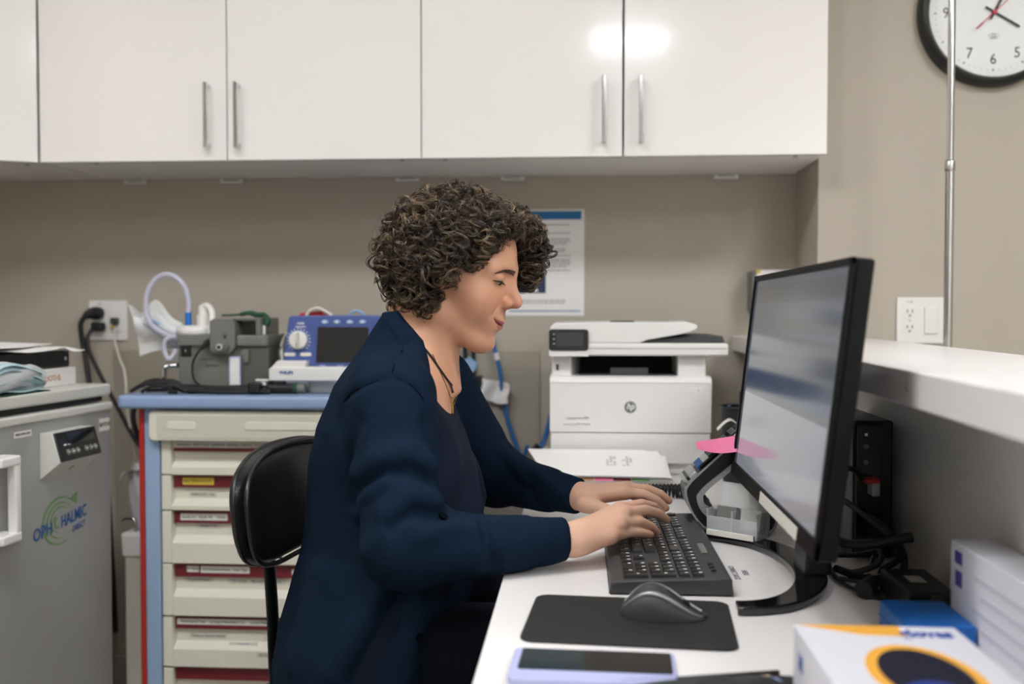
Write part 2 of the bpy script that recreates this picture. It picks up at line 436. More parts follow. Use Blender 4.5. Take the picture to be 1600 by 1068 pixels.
# ------------------------------------------------------------------ the desk
DZ = 0.73
desk = thing('desk', 'white laminate desk top with rounded edge carrying the printer and the keyboard', 'desk', (0.19, 1.5, 0))
DX0 = -0.110
add('desk_top', B().prism([(DX0, 0.30), (0.474, 0.30), (0.5045, YB - 0.001), (DX0, YB - 0.009)], DZ - 0.032, DZ, 'z', 0.003), 'laminate_white', desk)
for y in (0.36, 2.70):
    add('support_panel', B().span((0.10, y, 0.0), (0.47, y + 0.025, DZ - 0.032), 0.002), 'laminate_white', desk)

# ================================================================== fridge
fr = thing('fridge', 'grey under-counter medication fridge with blue and green logo on its door', 'fridge', (-1.154, 2.028, 0), rot=(0, 0, math.atan2(.9956, .094)), local=True)
FW = 0.285
b = B().span((-FW, 0.03, 0.06), (FW, 0.57, 0.905), 0.006)
add('body', b, 'fridge_white', fr)
add('top_lid', B().span((-FW - 0.004, -0.004, 0.912), (FW + 0.004, 0.575, 0.94), 0.006, 3), 'fridge_white', fr)
add('lid_gap', B().span((-FW + 0.01, 0.012, 0.900), (FW - 0.01, 0.56, 0.913)), 'black_matte', fr)
fd = add('door', B().span((-FW, -0.004, 0.10), (FW, 0.027, 0.893), 0.006, 3), 'fridge_metal', fr)
add('door_trim', B().span((-FW - 0.003, -0.010, 0.878), (FW + 0.003, 0.024, 0.897), 0.005, 3), 'fridge_white', fd)
hb = B()
hb.box((-0.112, -0.034, 0.738), (0.018, 0.022, 0.165), 0.005, 3)
for z in (0.815, 0.661): hb.box((-0.135, -0.025, z), (0.06, 0.044, 0.020), 0.005, 3)
hb.box((-0.162, -0.012, 0.738), (0.022, 0.016, 0.19), 0.004)
add('handle', hb, 'white_plastic', fd)
add('foot_panel', B().span((-FW + 0.01, 0.02, 0.0), (FW - 0.01, 0.5, 0.095)), 'black_matte', fr)
dsp = add('controller_box', B().prism([(-0.004, 0.752), (-0.052, 0.790), (-0.034, 0.853), (-0.004, 0.853)], 0.012, 0.166, 'x', 0.002), 'fridge_white', fd)
# local 'x' prism uses (y, z)
up = Vector((0, 0.018, 0.063)).normalized()
pm = plane_m((0.089, -0.0445, 0.822), (1, 0, 0), up)
bz = B(); bz.box((0, 0, 0), (0.150, 0.064, 0.006), 0.003); me = bz.mesh('bezel'); me.transform(pm)
add('bezel', me, 'black_plastic', fd)
sc = B(); sc.box((0.012, 0.014, 0.0034), (0.10, 0.022, 0.001)); me = sc.mesh('display'); me.transform(pm); add('display', me, 'black_gloss', fd)
for k, xx in enumerate((-0.045, -0.028, -0.011, 0.021, 0.038, 0.055)):
    q = B(); q.lathe([(0.0065, 0), (0.0065, 0.0016), (0.005, 0.0026)], (xx, -0.014, 0.003), n=14); me = q.mesh('button'); me.transform(pm); add('button', me, 'mid_grey', fd)
    q = B(); q.box((xx, -0.014, 0.0058), (0.006, 0.0016, 0.0003)); me = q.mesh('button_mark'); me.transform(pm); add('button_mark', me, 'white_ink', fd)
for k, xx in enumerate((-0.05, -0.035)):
    q = B(); q.box((xx, 0.003, 0.0034), (0.009, 0.003, 0.0003)); me = q.mesh('indicator'); me.transform(pm); add('indicator', me, 'white_ink', fd)
def fl(x, z, y=-0.0045): return plane_m((x, y, z), (1, 0, 0), (0, 0, 1))
letter('lettering', 'Z', 0.018, plane_m((0.09, -0.0285, 0.7690), (1, 0, 0), Vector((0, -0.048, 0.038))), 'ink_grey', fd)
add('sticker', B().box((-0.042, -0.0047, 0.858), (0.055, 0.001, 0.013)), 'label_white', fd)
letter('sticker_text', 'MEDICATION ONLY', 0.0075, fl(-0.042, 0.858, -0.0055), 'ink', fd, maxw=0.048)
add('sticker', B().box((0.257, -0.0047, 0.845), (0.042, 0.001, 0.030)), 'label_white', fd)
letter('sticker_text', 'BATCH', 0.013, fl(0.257, 0.845, -0.0055), 'ink', fd, bold=0.0003)
# logo: three green arcs, an arrow head and the lettering
def arc_band(cx, cz, rx, rz, a0, a1, w0, w1, y):
    bb = B(); n = 36; pts = []
    for i in range(n + 1):
        t = i / n; a = R(a0 + (a1 - a0) * t); w = w0 + (w1 - w0) * math.sin(PI * t)
        pts.append(((cx + (rx - w / 2) * math.cos(a), cz + (rz - w / 2) * math.sin(a)), (cx + (rx + w / 2) * math.cos(a), cz + (rz + w / 2) * math.sin(a))))
    V = [[bb.bm.verts.new((p[0], y, p[1])) for p in pr] for pr in pts]
    for i in range(n): bb.bm.faces.new((V[i][0], V[i][1], V[i + 1][1], V[i + 1][0]))
    return bb
for k, (r_, ww) in enumerate(((0.062, 0.007), (0.047, 0.006), (0.034, 0.005))):
    add('logo_arc', arc_band(0.082, 0.652 + 0.001 * k, r_, r_ * 0.82, 40, 300 - 25 * k, 0.001, ww, -0.0048), 'logo_green', fd)
add('logo_arrow', B().prism([(0.118, 0.694), (0.142, 0.679), (0.146, 0.706)], -0.0052, -0.0046, 'y'), 'logo_green', fd)
rm = Matrix.Rotation(R(6), 4, 'Z')
letter('logo_text', 'OPH', 0.038, fl(0.018, 0.639, -0.0056) @ rm, 'logo_blue', fd, sx=0.86, bold=0.0004, shear=0.1)
letter('logo_text', 't', 0.056, fl(0.064, 0.653, -0.0056) @ rm, 'logo_green', fd, sx=0.9, bold=0.0003)
letter('logo_text', 'HALMIC', 0.038, fl(0.130, 0.652, -0.0056) @ rm, 'logo_blue', fd, sx=0.86, bold=0.0004, shear=0.1, maxw=0.112)
letter('logo_text', 'DIRECT', 0.019, fl(0.148, 0.626, -0.0056) @ rm, 'logo_blue', fd, sx=0.9, shear=0.25, maxw=0.055)

# ---- things on the fridge
FT = 0.94
bx = thing('box', 'white cardboard box with brown handwriting on top of the fridge', 'box', (-1.345, 2.09, FT), rot=(0, 0, R(88)), local=True)
add('carton', B().span((-0.20, -0.145, 0), (0.20, 0.15, 0.042), 0.003), 'paper', bx)
letter('handwriting', 'STAFF  BOOTHS', 0.019, plane_m((0.065, -0.1454, 0.020), (1, 0, 0), (0, 0, 1)), 'binder_tan', bx, shear=-0.15, maxw=0.16, bold=0.0004)
o = thing('device', 'flat black plastic case lying on the white box on the fridge', 'case', (-1.345, 2.09, FT + 0.0425), rot=(0, 0, R(88)), local=True)
add('case_body', B().span((-0.21, -0.135, 0), (0.19, 0.14, 0.038), 0.004, 2), 'black_plastic', o)
add('latch', B().box((0.17, -0.136, 0.02), (0.006, 0.003, 0.008), 0.001), 'pale_grey', o)
def sheet(u, v):
    x = -0.20 + 0.42 * u; y = -0.152 + 0.26 * v
    z = 0.003 + 0.004 * math.sin(9 * u + 2 * v) * (1 - v) + 0.006 * v
    if v < 0.12: z -= 0.012 * max(0, math.sin(7.5 * u + 0.9)) ** 4; y -= 0.004 * math.sin(20 * u)
    return (x, y, max(z, 0.001 if v > .1 else z))
o = thing('paper_sheets', 'loose rumpled white paper sheets lying over the black case on the fridge', 'paper', (-1.345, 2.09, FT + 0.0835), rot=(0, 0, R(87)), local=True)
add('sheet', B().grid(sheet, 36, 18), 'paper', o)
add('sheet', B().grid(lambda u, v: (-0.22 + 0.40 * u, -0.10 + 0.24 * v, 0.011 + 0.003 * math.sin(6 * u + 1) + 0.006 * v), 16, 8), 'paper', o)
mk = thing('mask_bag', 'clear plastic bag of pale blue face masks on the fridge at the left edge', 'bag', (-1.1765, 2.00, FT), rot=(0, 0, R(86)), local=True)
for k in range(7):
    def fold(u, v, k=k):
        x = -0.12 + 0.20 * u + 0.010 * math.sin(k * 2.1); y = -0.017 + 0.034 * v + 0.003 * math.cos(k * 1.7)
        z = 0.006 + 0.0092 * k * (0.35 + 0.65 * math.sin(PI * min(1, max(0, .12 + .8 * u)))) + 0.004 * math.sin(10 * v + k) + 0.003 * math.sin(7 * u + k)
        return (x, y, max(z, 0.003 + .001 * k))
    add('face_mask', B().grid(fold, 14, 8), 'mask_blue', mk)
def film(u, v):
    a = 2 * PI * v; r = 0.046 * (0.85 + 0.15 * math.sin(9 * u + 3 * a)) * (1 - 0.75 * max(0, u - 0.72) / 0.28)
    return (-0.14 + 0.245 * u, 0.0 + r * math.cos(a) * 0.45, max(0.002, 0.033 + r * 0.8 * math.sin(a)))
add('film', B().grid(film, 22, 22), 'bag_film', mk)
add('folder', B().box((-0.02, 0.0, 0.001), (0.22, 0.042, 0.002)), 'green_fabric', mk)

# ================================================================== outlet on the left, plugs and cords
def outlet(name_label, x, z, y, w=0.115, h=0.116, rocker=True):
    t = thing('wall_outlet', name_label, 'outlet', (x, y, z))
    p = add('cover_plate', B().box((x, y - 0.003, z), (w, 0.006, h), 0.002), 'white_plastic', t)
    for dz in (0.0195, -0.0195):
        s_ = add('socket', B().prism([(x - 0.026 + a, z + dz + c) for a, c in rrect(-0.0165, 0.0165, -0.0145, 0.0145, 0.012)], y - 0.0075, y - 0.004, 'y'), 'white_plastic', t)
        sl = B()
        for dx_ in (-0.006, 0.006): sl.box((x - 0.026 + dx_, y - 0.0077, z + dz + 0.004), (0.0022, 0.0008, 0.008))
        sl.cyl((x - 0.026, y - 0.0081, z + dz - 0.007), (x - 0.026, y - 0.0072, z + dz - 0.007), 0.0026, n=10)
        add('slots', sl, 'ink', s_)
    if rocker:
        add('rocker_switch', B().box((x + 0.026, y - 0.0075, z), (0.033, 0.005, 0.067), 0.0015), 'white_plastic', t)
    add('screw', B().cyl((x - 0.026, y - 0.0066, z), (x - 0.026, y - 0.0055, z), 0.003, n=10), 'pale_grey', t)
    letter('lettering', '4 28', 0.008, front(x - 0.026, y - 0.0063, z + 0.047), 'ink_grey', t)
    return t
outlet('white double outlet plate with blank switch on the wall between monitor and pole', 0.853, 1.090, YP)
outlet('white outlet plate with two black plugs beside the fridge', -1.377, 1.087, YB)
def plug(label, x, z, pts, r=0.006, big=True):
    t = thing('appliance_lead', label, 'cord', (x, YB - 0.03, z))
    if big: add('plug', B().tube([(x, YB - 0.009, z), (x, YB - 0.03, z), (x - 0.006, YB - 0.05, z - 0.002), (x - 0.02, YB - 0.055, z - 0.008)], [0.018, 0.019, 0.015, 0.009], 14), 'black_rubber', t)
    else: add('plug', B().box((x, YB - 0.024, z), (0.034, 0.030, 0.026), 0.006, 3), 'black_rubber', t)
    add('cable', B().tube(smooth_path(pts, 10), r, 8), 'black_rubber', t)
plug('thick black power cord from the upper plug hanging down behind the fridge', -1.403, 1.108,
     [(-1.42, YB - 0.055, 1.10), (-1.432, YB - 0.06, 1.07), (-1.42, YB - 0.06, 0.99), (-1.385, YB - 0.09, 0.86), (-1.34, YB - 0.12, 0.70), (-1.325, YB - 0.12, 0.55), (-1.32, YB - 0.1, 0.2)], 0.0075)
plug('thin black power cord from the lower plug running behind the cart top', -1.398, 1.069,
     [(-1.41, YB - 0.035, 1.062), (-1.418, YB - 0.05, 1.03), (-1.39, YB - 0.07, 0.97), (-1.30, YB - 0.12, 0.85), (-1.20, YB - 0.2, 0.75), (-1.11, YB - 0.25, 0.70)], 0.006, False)
o = add('loop_cord', B().tube(smooth_path([(-1.045, 2.5, 0.70), (-1.085, 2.48, 0.735), (-1.125, 2.46, 0.80), (-1.135, 2.46, 0.86), (-1.11, 2.48, 0.90), (-1.10, 2.52, 0.87)], 8), 0.0065, 8), 'black_rubber')
tag(o, 'black cord looping down over the left end of the cart', 'cord')
o = add('thin_cord', B().tube(smooth_path([(-1.352, YB - 0.012, 1.068), (-1.338, YB - 0.05, 1.04), (-1.30, YB - 0.10, 0.985), (-1.26, 2.68, 0.94), (-1.245, 2.66, 0.84), (-1.23, 2.68, 0.7)], 8), 0.003, 6), 'cable_white')
tag(o, 'thin pale cord hanging from the right side of the left outlet', 'cord')
o = thing('phone_plug', 'small dark plug with yellow tab in the left outlet plate', 'plug', (-1.352, YB - 0.01, 1.08))
add('plug_body', B().box((-1.352, YB - 0.016, 1.085), (0.022, 0.02, 0.02), 0.004), 'dark_grey', o)
add('tab', B().box((-1.360, YB - 0.018, 1.068), (0.008, 0.012, 0.008), 0.002), 'label_yellow', o)

# ================================================================== medical cart
cx = lambda p: -1.0102 + (p - 250) * 0.001573
cz = lambda p: 0.8755 - (p - 640) * 0.001558
CX1 = -0.36; CY = 2.33; CYB = 2.79
cart = thing('medical_cart', 'blue and cream crash cart with labelled drawers behind the chair', 'cart', ((-1.06 + CX1) / 2, 2.56, 0))
add('cart_top', B().prism(rrect(-1.103, CX1 + 0.03, 2.292, CYB + 0.01, 0.02), 0.881, 0.913, 'z', 0.008), 'cart_blue', cart)
add('back_panel', B().span((-1.03, 2.42, 0.1), (CX1 - 0.01, CYB - 0.005, 0.880)), 'cart_post_blue', cart)
add('corner_post', B().span((cx(226), 2.326, 0.09), (cx(250), CYB, 0.880), 0.004), 'cart_post_blue', cart)
add('corner_post', B().span((CX1 - 0.04, 2.326, 0.09), (CX1, CYB, 0.880), 0.004), 'cart_post_blue', cart)
add('side_bumper', B().span((cx(218), 2.324, 0.09), (cx(226), CYB, 0.880), 0.003), 'cart_red', cart)
DXL, DXR = cx(252), CX1 - 0.042
tp = add('top_drawer_panel', B().prism(rrect(cx(239), CX1 + 0.005, cz(686), cz(640), 0.012), 2.306, 2.324, 'y', 0.003), 'drawer_cream', cart)
add('inset', B().span((cx(252), 2.3045, cz(682)), (CX1 - 0.01, 2.3065, cz(646)), 0.001), 'drawer_recess', tp)
for (a, c) in ((268, 313), (388, 500)):
    add('inset_ridge', B().prism(rrect(cx(a), cx(c), cz(668), cz(656), 0.008), 2.3025, 2.3048, 'y', 0.001), 'drawer_cream', tp)
def lab(parent, x0, x1, y0, y1, Y, txt, mt='label_white', ink='ink', size=None, slope=0):
    xa, xb, za, zb = cx(x0), cx(x1), cz(y1), cz(y0)
    add('label', B().span((xa, Y - 0.001, za), (xb, Y, zb)), mt, parent)
    letter('label_text', txt, size or (zb - za) * 0.62, front((xa + xb) / 2, Y - 0.0014, (za + zb) / 2), ink, parent, maxw=(xb - xa) * 0.92)
rows = [(688, 740, 15, 14, 10), (742, 795, 17, 18, 10), (797, 878, 18, 20, 10), (880, 960, 19, 20, 10), (963, 1040, 18, 20, 10), (1043, 1135, 18, 20, 10)]
drs = []
for (y0, y1, hm, hr, hl) in rows:
    z1, z0 = cz(y0), cz(y1)
    zm, zr, zl = cz(y0 + hm + 2), cz(y0 + hm + hr + 2), cz(y0 + hm + hr + hl + 2)
    b = B().prism([(2.352, z1), (2.352, zr), (CY, zl), (CY, z0), (2.42, z0), (2.42, z1)], cx(267), DXR - 0.02, 'x', 0.001)
    d = add('drawer', b, 'drawer_cream', cart)
    add('flange', B().span((DXL, CY - 0.001, z0), (cx(267), 2.42, z1), 0.0015), 'drawer_cream', d)
    add('flange', B().span((DXR - 0.02, CY - 0.001, z0), (DXR, 2.42, z1), 0.0015), 'drawer_cream', d)
    add('label_strip', B().span((cx(268), 2.343, zm), (DXR - 0.021, 2.3515, z1 - 0.002), 0.0005), 'maroon', d)
    drs.append(d)
add('plinth', B().span((-1.05, 2.36, 0.085), (CX1, CYB, cz(1137))), 'cart_post_blue', cart)
for (x, y) in ((-1.0, 2.40), (-0.42, 2.40), (-1.0, 2.73), (-0.42, 2.73)):
    cb = B().cyl((x - 0.015, y, 0.045), (x + 0.015, y, 0.045), 0.045, n=20); cb.cyl((x, y, 0.045), (x, y, 0.09), 0.012, n=10)
    add('caster', cb, 'black_rubber', cart)
L1 = 2.343; L2 = 2.352
lab(drs[0], 267, 432, 689.5, 699, L1, 'Amiodarone   Sodium Bicarb   Epinephrine   Adenosine   Dextrose   Calcium Chloride')
lab(drs[0], 462, 540, 691, 699, L1, 'Atropine   Lidocaine')
lab(drs[1], 282, 331, 746, 757, L1, 'BACTERIOSTATIC', 'label_yellow')
lab(drs[1], 290, 333, 769, 777, L2, 'NARCOTIC  12%', 'label_clear')
lab(drs[2], 278, 352, 802, 812.5, L1, 'Needle 21G   Needle 18G  -  Vitamin')
lab(drs[2], 300, 340, 818, 826, L2, 'Syringe 5 mL', 'label_clear')
lab(drs[3], 287, 306, 884, 893.5, L1, 'IV Tubing')
lab(drs[3], 309, 386, 884, 894.5, L1, 'Chlorhexidine Swabs   Clear Tape')
lab(drs[3], 452, 500, 887, 895, L1, 'Saline lock')
lab(drs[3], 280, 328, 903, 911, L2, 'Tourniquet Swabs', 'label_clear')
lab(drs[3], 350, 440, 904, 912, L2, '10cc syringe    18g needle    20g needle', 'label_clear')
lab(drs[4], 271, 440, 967, 976, L1, 'Endotracheal Tube     Laryngeal Masks Sizes 3,4,5      Lactated Ringer 500mL')
lab(drs[4], 288, 348, 991, 999.5, L2, 'Yankauer Suction Handle', 'label_clear')
lab(drs[4], 406, 446, 993, 1001, L2, 'NaCl 0.9%', 'label_clear')
lab(drs[4], 353, 398, 1002, 1007, 2.3425, 'Laryngoscope', 'label_white', 'ink_grey')
lab(drs[4], 398, 446, 1015, 1023, CY, 'ISOLATION', 'label_clear', size=0.012)

# ---- narrow white bin hung beside the cart
bn = thing('suction_canister_bin', 'narrow white plastic bin with a metal hook between fridge and cart', 'bin', (-1.10, 2.43, 0))
add('bin_body', B().span((-1.136, 2.40, 0.0), (-1.066, 2.47, 0.505), 0.006), 'cream_plastic', bn)
add('bin_collar', B().box((-1.102, 2.435, 0.530), (0.078, 0.082, 0.062), 0.008, 3, taper=(1.06, 1.06)), 'white_plastic', bn)
letter('lettering', 'Receptacle', 0.008, front(-1.110, 2.3935, 0.532), 'ink_grey', bn)
add('hook', B().tube(smooth_path([(-1.110, 2.41, 0.555), (-1.110, 2.41, 0.585), (-1.118, 2.41, 0.594), (-1.138, 2.41, 0.594), (-1.143, 2.41, 0.587)], 6), 0.004, 8), 'chrome', bn)
pb = thing('plastic_bag', 'crumpled clear and blue plastic bag standing in the narrow bin', 'bag', (-1.09, 2.445, 0.561))
def film2(u, v):
    a = 2 * PI * u; h = v; r = 0.026 + 0.016 * math.sin(PI * min(1, h * 1.1)) + 0.004 * math.sin(5 * a + 7 * h)
    x = -1.093 + r * math.cos(a) * (1 + .3 * h) - 0.016 * max(0, h - .6); return (x, 2.447 + r * .8 * math.sin(a), 0.562 + 0.18 * h + 0.014 * h * math.sin(2 * a + 1) - .02 * max(0, -math.cos(a)) * (h > .8) * (h - .8) * 5)
add('film', B().grid(film2, 28, 16), 'bag_film', pb)
add('contents', B().ball((-1.087, 2.447, 0.645), 0.026, 16, (0.8, 0.8, 2.9)), 'defib_blue', pb)
add('flap', B().grid(lambda u, v: (-1.150 + 0.07 * u, 2.405 + 0.05 * v, 0.705 + 0.032 * u + 0.01 * math.sin(6 * u + 4 * v) - 0.018 * (1 - u) ** 2 + .02 * v), 10, 8), 'bag_paper', pb)

# ================================================================== suction unit on the cart
CTZ = 0.913
sx_ = lambda p: -0.997 + (p - 275) * 0.001607
sz_ = lambda p: 1.0593 - (p - 520) * 0.001587
su = thing('suction_unit', 'grey portable suction machine with white canister lid and clear hose on the cart', 'suction machine', (-0.88, 2.48, CTZ))
bd = add('body', B().prism([(sx_(278), CTZ + 0.001), (sx_(276), sz_(528)), (sx_(284), sz_(522)), (sx_(333), sz_(521)), (sx_(333), sz_(528)), (sx_(398), sz_(528)), (sx_(398), CTZ + 0.001)], 2.405, 2.56, 'y', 0.003), 'device_grey', su)
add('front_ledge', B().span((sx_(279), 2.395, sz_(540)), (sx_(332), 2.412, sz_(523)), 0.003), 'device_grey', su)
add('pump_housing', B().prism([(sx_(331), sz_(548)), (sx_(331), sz_(501)), (sx_(338), sz_(497)), (sx_(366), sz_(497)), (sx_(371), sz_(506)), (sx_(371), sz_(541)), (sx_(362), sz_(553)), (sx_(345), sz_(553))], 2.385, 2.56, 'y', 0.003), 'device_grey', su)
hd = B().span((sx_(366), 2.40, sz_(501)), (sx_(408), 2.55, sz_(496)), 0.003); hd.span((sx_(400), 2.40, sz_(526)), (sx_(408), 2.55, sz_(499)), 0.003)
add('carry_handle', hd, 'device_grey', su)
add('handle_grip', B().span((sx_(380), 2.398, sz_(505)), (sx_(400), 2.42, sz_(500)), 0.002), 'black_plastic', su)
add('battery_box', B().span((sx_(371), 2.390, sz_(541)), (sx_(421), 2.55, sz_(523)), 0.006), 'device_grey', su)
add('battery_base', B().span((sx_(380), 2.398, CTZ + 0.001), (sx_(420), 2.55, sz_(540)), 0.004), 'device_grey_dark', su)
add('battery_rib', B().prism([(sx_(380), sz_(545)), (sx_(392), sz_(545)), (sx_(390), sz_(565)), (sx_(383), sz_(565))], 2.388, 2.40, 'y', 0.001), 'device_grey', su)
mY = Matrix.Rotation(PI / 2, 4, 'X')
kn = add('vacuum_knob', B().lathe([(0.016, 0), (0.016, 0.010), (0.0145, 0.012), (0.0105, 0.012), (0.0105, 0.019), (0.009, 0.020)], (sx_(352), 2.385, sz_(541)), 28, mY), 'device_grey', su)
add('knob_ring', B().lathe([(0.008, 0.0), (0.008, 0.002), (0.0055, 0.0025)], (sx_(351), 2.3648, sz_(541)), 20, mY), 'pale_grey', kn)
add('knob_centre', B().lathe([(0.0045, 0), (0.0045, 0.002)], (sx_(351), 2.3628, sz_(541)), 14, mY), 'black_plastic', kn)
add('scale_mark', arc_band(sx_(355), sz_(526), 0.008, 0.006, 20, 160, 0.001, 0.0016, 2.3845), 'ink', su)
add('pointer', B().prism([(sx_(353), sz_(528)), (sx_(358), sz_(528)), (sx_(355.5), sz_(523))], 2.3838, 2.3849, 'y'), 'ink', su)
ps = add('power_switch', B().box((sx_(290), 2.403, sz_(548)), (0.026, 0.006, 0.025), 0.002), 'black_plastic', su)
letter('switch_mark', 'I', 0.009, front(sx_(290), 2.3995, sz_(548)), 'white_ink', ps)
add('rating_label', B().box((sx_(368), 2.3965, sz_(579)), (0.029, 0.002, 0.073), 0.0005), 'lavender', su)
add('rating_label_face', B().box((sx_(368), 2.3950, sz_(579)), (0.023, 0.001, 0.066)), 'paper', su)
letter('lettering', 'Suction', 0.011, front(sx_(330), 2.4042, sz_(570)), 'ink', su)
letter('lettering', 'portable aspirator', 0.005, front(sx_(322), 2.4042, sz_(561)), 'ink', su)
for k in range(9):
    a = R(200 + 17 * k); letter('gauge_mark', '-', 0.006, plane_m((sx_(330) + 0.028 * math.cos(a), 2.4042, sz_(575) + 0.034 * math.sin(a)), (math.cos(a), 0, math.sin(a)), (-math.sin(a), 0, math.cos(a))), 'ink', su)
add('canister_lid', B().lathe([(0.052, 0), (0.054, 0.003), (0.054, 0.012), (0.050, 0.018), (0.046, 0.022)], (sx_(297), 2.455, sz_(523) + 0.001), 36), 'white_plastic', su)
add('canister', B().lathe([(0.044, -0.08), (0.049, 0)], (sx_(293), 2.462, sz_(523)), 30), 'clear_plastic', su)
cp = B().lathe([(0.017, 0), (0.017, 0.028), (0.013, 0.030), (0.013, 0.048), (0.009, 0.055)], (sx_(306), 2.455, sz_(510)), 20)
cp.box((sx_(300), 2.455, sz_(499)), (0.014, 0.02, 0.018), 0.004)
add('filter_cap', cp, 'white_plastic', su)
add('elbow_hose', B().tube(smooth_path([(sx_(308), 2.45, sz_(478)), (sx_(315), 2.445, sz_(478)), (sx_(322), 2.44, sz_(486)), (sx_(325), 2.43, sz_(502)), (sx_(324), 2.425, sz_(522))], 8), 0.008, 12), 'white_plastic', su)
add('hose_connector', B().cyl((sx_(281), 2.455, sz_(508)), (sx_(281), 2.455, sz_(488)), 0.008, n=16), 'strong_blue', su)
add('suction_hose', B().tube(smooth_path([(sx_(281), 2.455, sz_(490)), (sx_(282), 2.455, sz_(472)), (sx_(276), 2.455, sz_(448)), (sx_(263), 2.455, sz_(433)), (sx_(247), 2.455, sz_(427.5)), (sx_(230), 2.455, sz_(434)), (sx_(217), 2.455, sz_(453)), (sx_(213), 2.455, sz_(478)), (sx_(219), 2.455, sz_(505)), (sx_(240), 2.46, sz_(522)), (sx_(262), 2.46, sz_(530))], 10), 0.007, 14), 'tube_clear', su)
add('support_rod', B().tube(smooth_path([(sx_(255), 2.40, CTZ + 0.001), (sx_(255), 2.40, sz_(580)), (sx_(258), 2.40, sz_(573)), (sx_(266), 2.41, sz_(571)), (sx_(280), 2.43, sz_(571))], 6), 0.0065, 12), 'chrome', su)
add('catheter_loop', B().tube(smooth_path([(sx_(278), 2.39, sz_(524)), (sx_(263), 2.385, sz_(530)), (sx_(260), 2.385, sz_(545)), (sx_(266), 2.385, sz_(560)), (sx_(272), 2.39, sz_(556)), (sx_(276), 2.395, sz_(545))], 8), 0.006, 10), 'tube_clear', su)
dc = add('power_lead', B().tube(smooth_path([(sx_(326), 2.388, sz_(536)), (sx_(318), 2.38, sz_(545)), (sx_(307), 2.385, sz_(560)), (sx_(304), 2.385, sz_(575)), (sx_(308), 2.38, sz_(592)), (sx_(318), 2.375, sz_(600)), (sx_(330), 2.372, CTZ + 0.012), (sx_(360), 2.37, CTZ + 0.012), (sx_(395), 2.372, CTZ + 0.014), (sx_(430), 2.37, CTZ + 0.01)], 8), 0.0028, 8), 'black_rubber', su)
add('lead_jack', B().tube([(sx_(328), 2.40, sz_(533)), (sx_(326), 2.385, sz_(536)), (sx_(319), 2.38, sz_(545))], [0.008, 0.008, 0.004], 12), 'black_rubber', dc)
add('ferrite', B().cyl((sx_(330), 2.372, CTZ + 0.0125), (sx_(356), 2.371, CTZ + 0.0125), 0.007, n=16), 'black_plastic', dc)
gb = thing('green_straps', 'dark green strap bundle lying on top of the grey suction machine', 'strap', (-0.82, 2.47, sz_(495)))
add('strap', B().tube(smooth_path([(sx_(338), 2.44, sz_(495) + 0.004), (sx_(362), 2.45, sz_(494) + 0.004), (sx_(380), 2.45, sz_(490) + 0.002), (sx_(392), 2.45, sz_(492))], 8), [0.003] * 10 + [0.006] * 8 + [0.007] * 7, 10), 'green_fabric', gb)
add('strap_end', B().tube(smooth_path([(sx_(392), 2.45, sz_(493)), (sx_(405), 2.44, sz_(493)), (sx_(413), 2.43, sz_(500)), (sx_(411), 2.425, sz_(508))], 8), 0.008, 10), 'green_fabric', gb)
add('tip', B().cyl((sx_(409), 2.42, sz_(522)), (sx_(409), 2.42, sz_(508)), 0.005, 0.004, n=12), 'white_plastic', gb)
# sterile pouch leaning on the canister
sp_ = thing('sterile_pouch', 'open white paper and film pouch with blue tubes beside the suction hose', 'pouch', (-1.09, 2.5, 0.96))
def pouch(u, v):
    a = (sx_(168), sz_(474)); b_ = (sx_(181), sz_(560)); c = (sx_(266), sz_(548)); d = (sx_(262), sz_(505))
    top = [a[i] * (1 - u) + d[i] * u for i in (0, 1)]; bot = [b_[i] * (1 - u) + c[i] * u for i in (0, 1)]
    p = [top[i] * (1 - v) + bot[i] * v for i in (0, 1)]
    p[1] += 0.034 * math.exp(-((u - .48) / .2) ** 2) * (1 - v) ** 2 - 0.018 * math.exp(-((u - .22) / .1) ** 2) * (1 - v) ** 3 + 0.008 * math.sin(3.3 * u) * v
    return (p[0], 2.505 + 0.018 * math.sin(4 * u + 3 * v) + 0.02 * v, p[1])
add('paper_back', B().grid(pouch, 24, 16), 'bag_paper', sp_)
def pouch_f(u, v):
    p = pouch(0.08 + u * 0.9, 0.18 + v * 0.45); return (p[0], p[1] - 0.02 - 0.012 * math.sin(PI * v) - 0.004 * math.sin(9 * u), p[2])
add('film', B().grid(pouch_f, 18, 8), 'bag_film', sp_)
for k, (a, c) in enumerate((((205, 497), (262, 528)), ((212, 508), (262, 536)), ((200, 505), (255, 541)))):
    add('catheter', B().tube(smooth_path([(sx_(a[0]), 2.485, sz_(a[1])), (sx_((a[0] + c[0]) / 2), 2.48, sz_((a[1] + c[1]) / 2 - 2)), (sx_(c[0]), 2.48, sz_(c[1]))], 6), 0.004, 8), 'light_blue_plastic' if k < 2 else 'tube_clear', sp_)
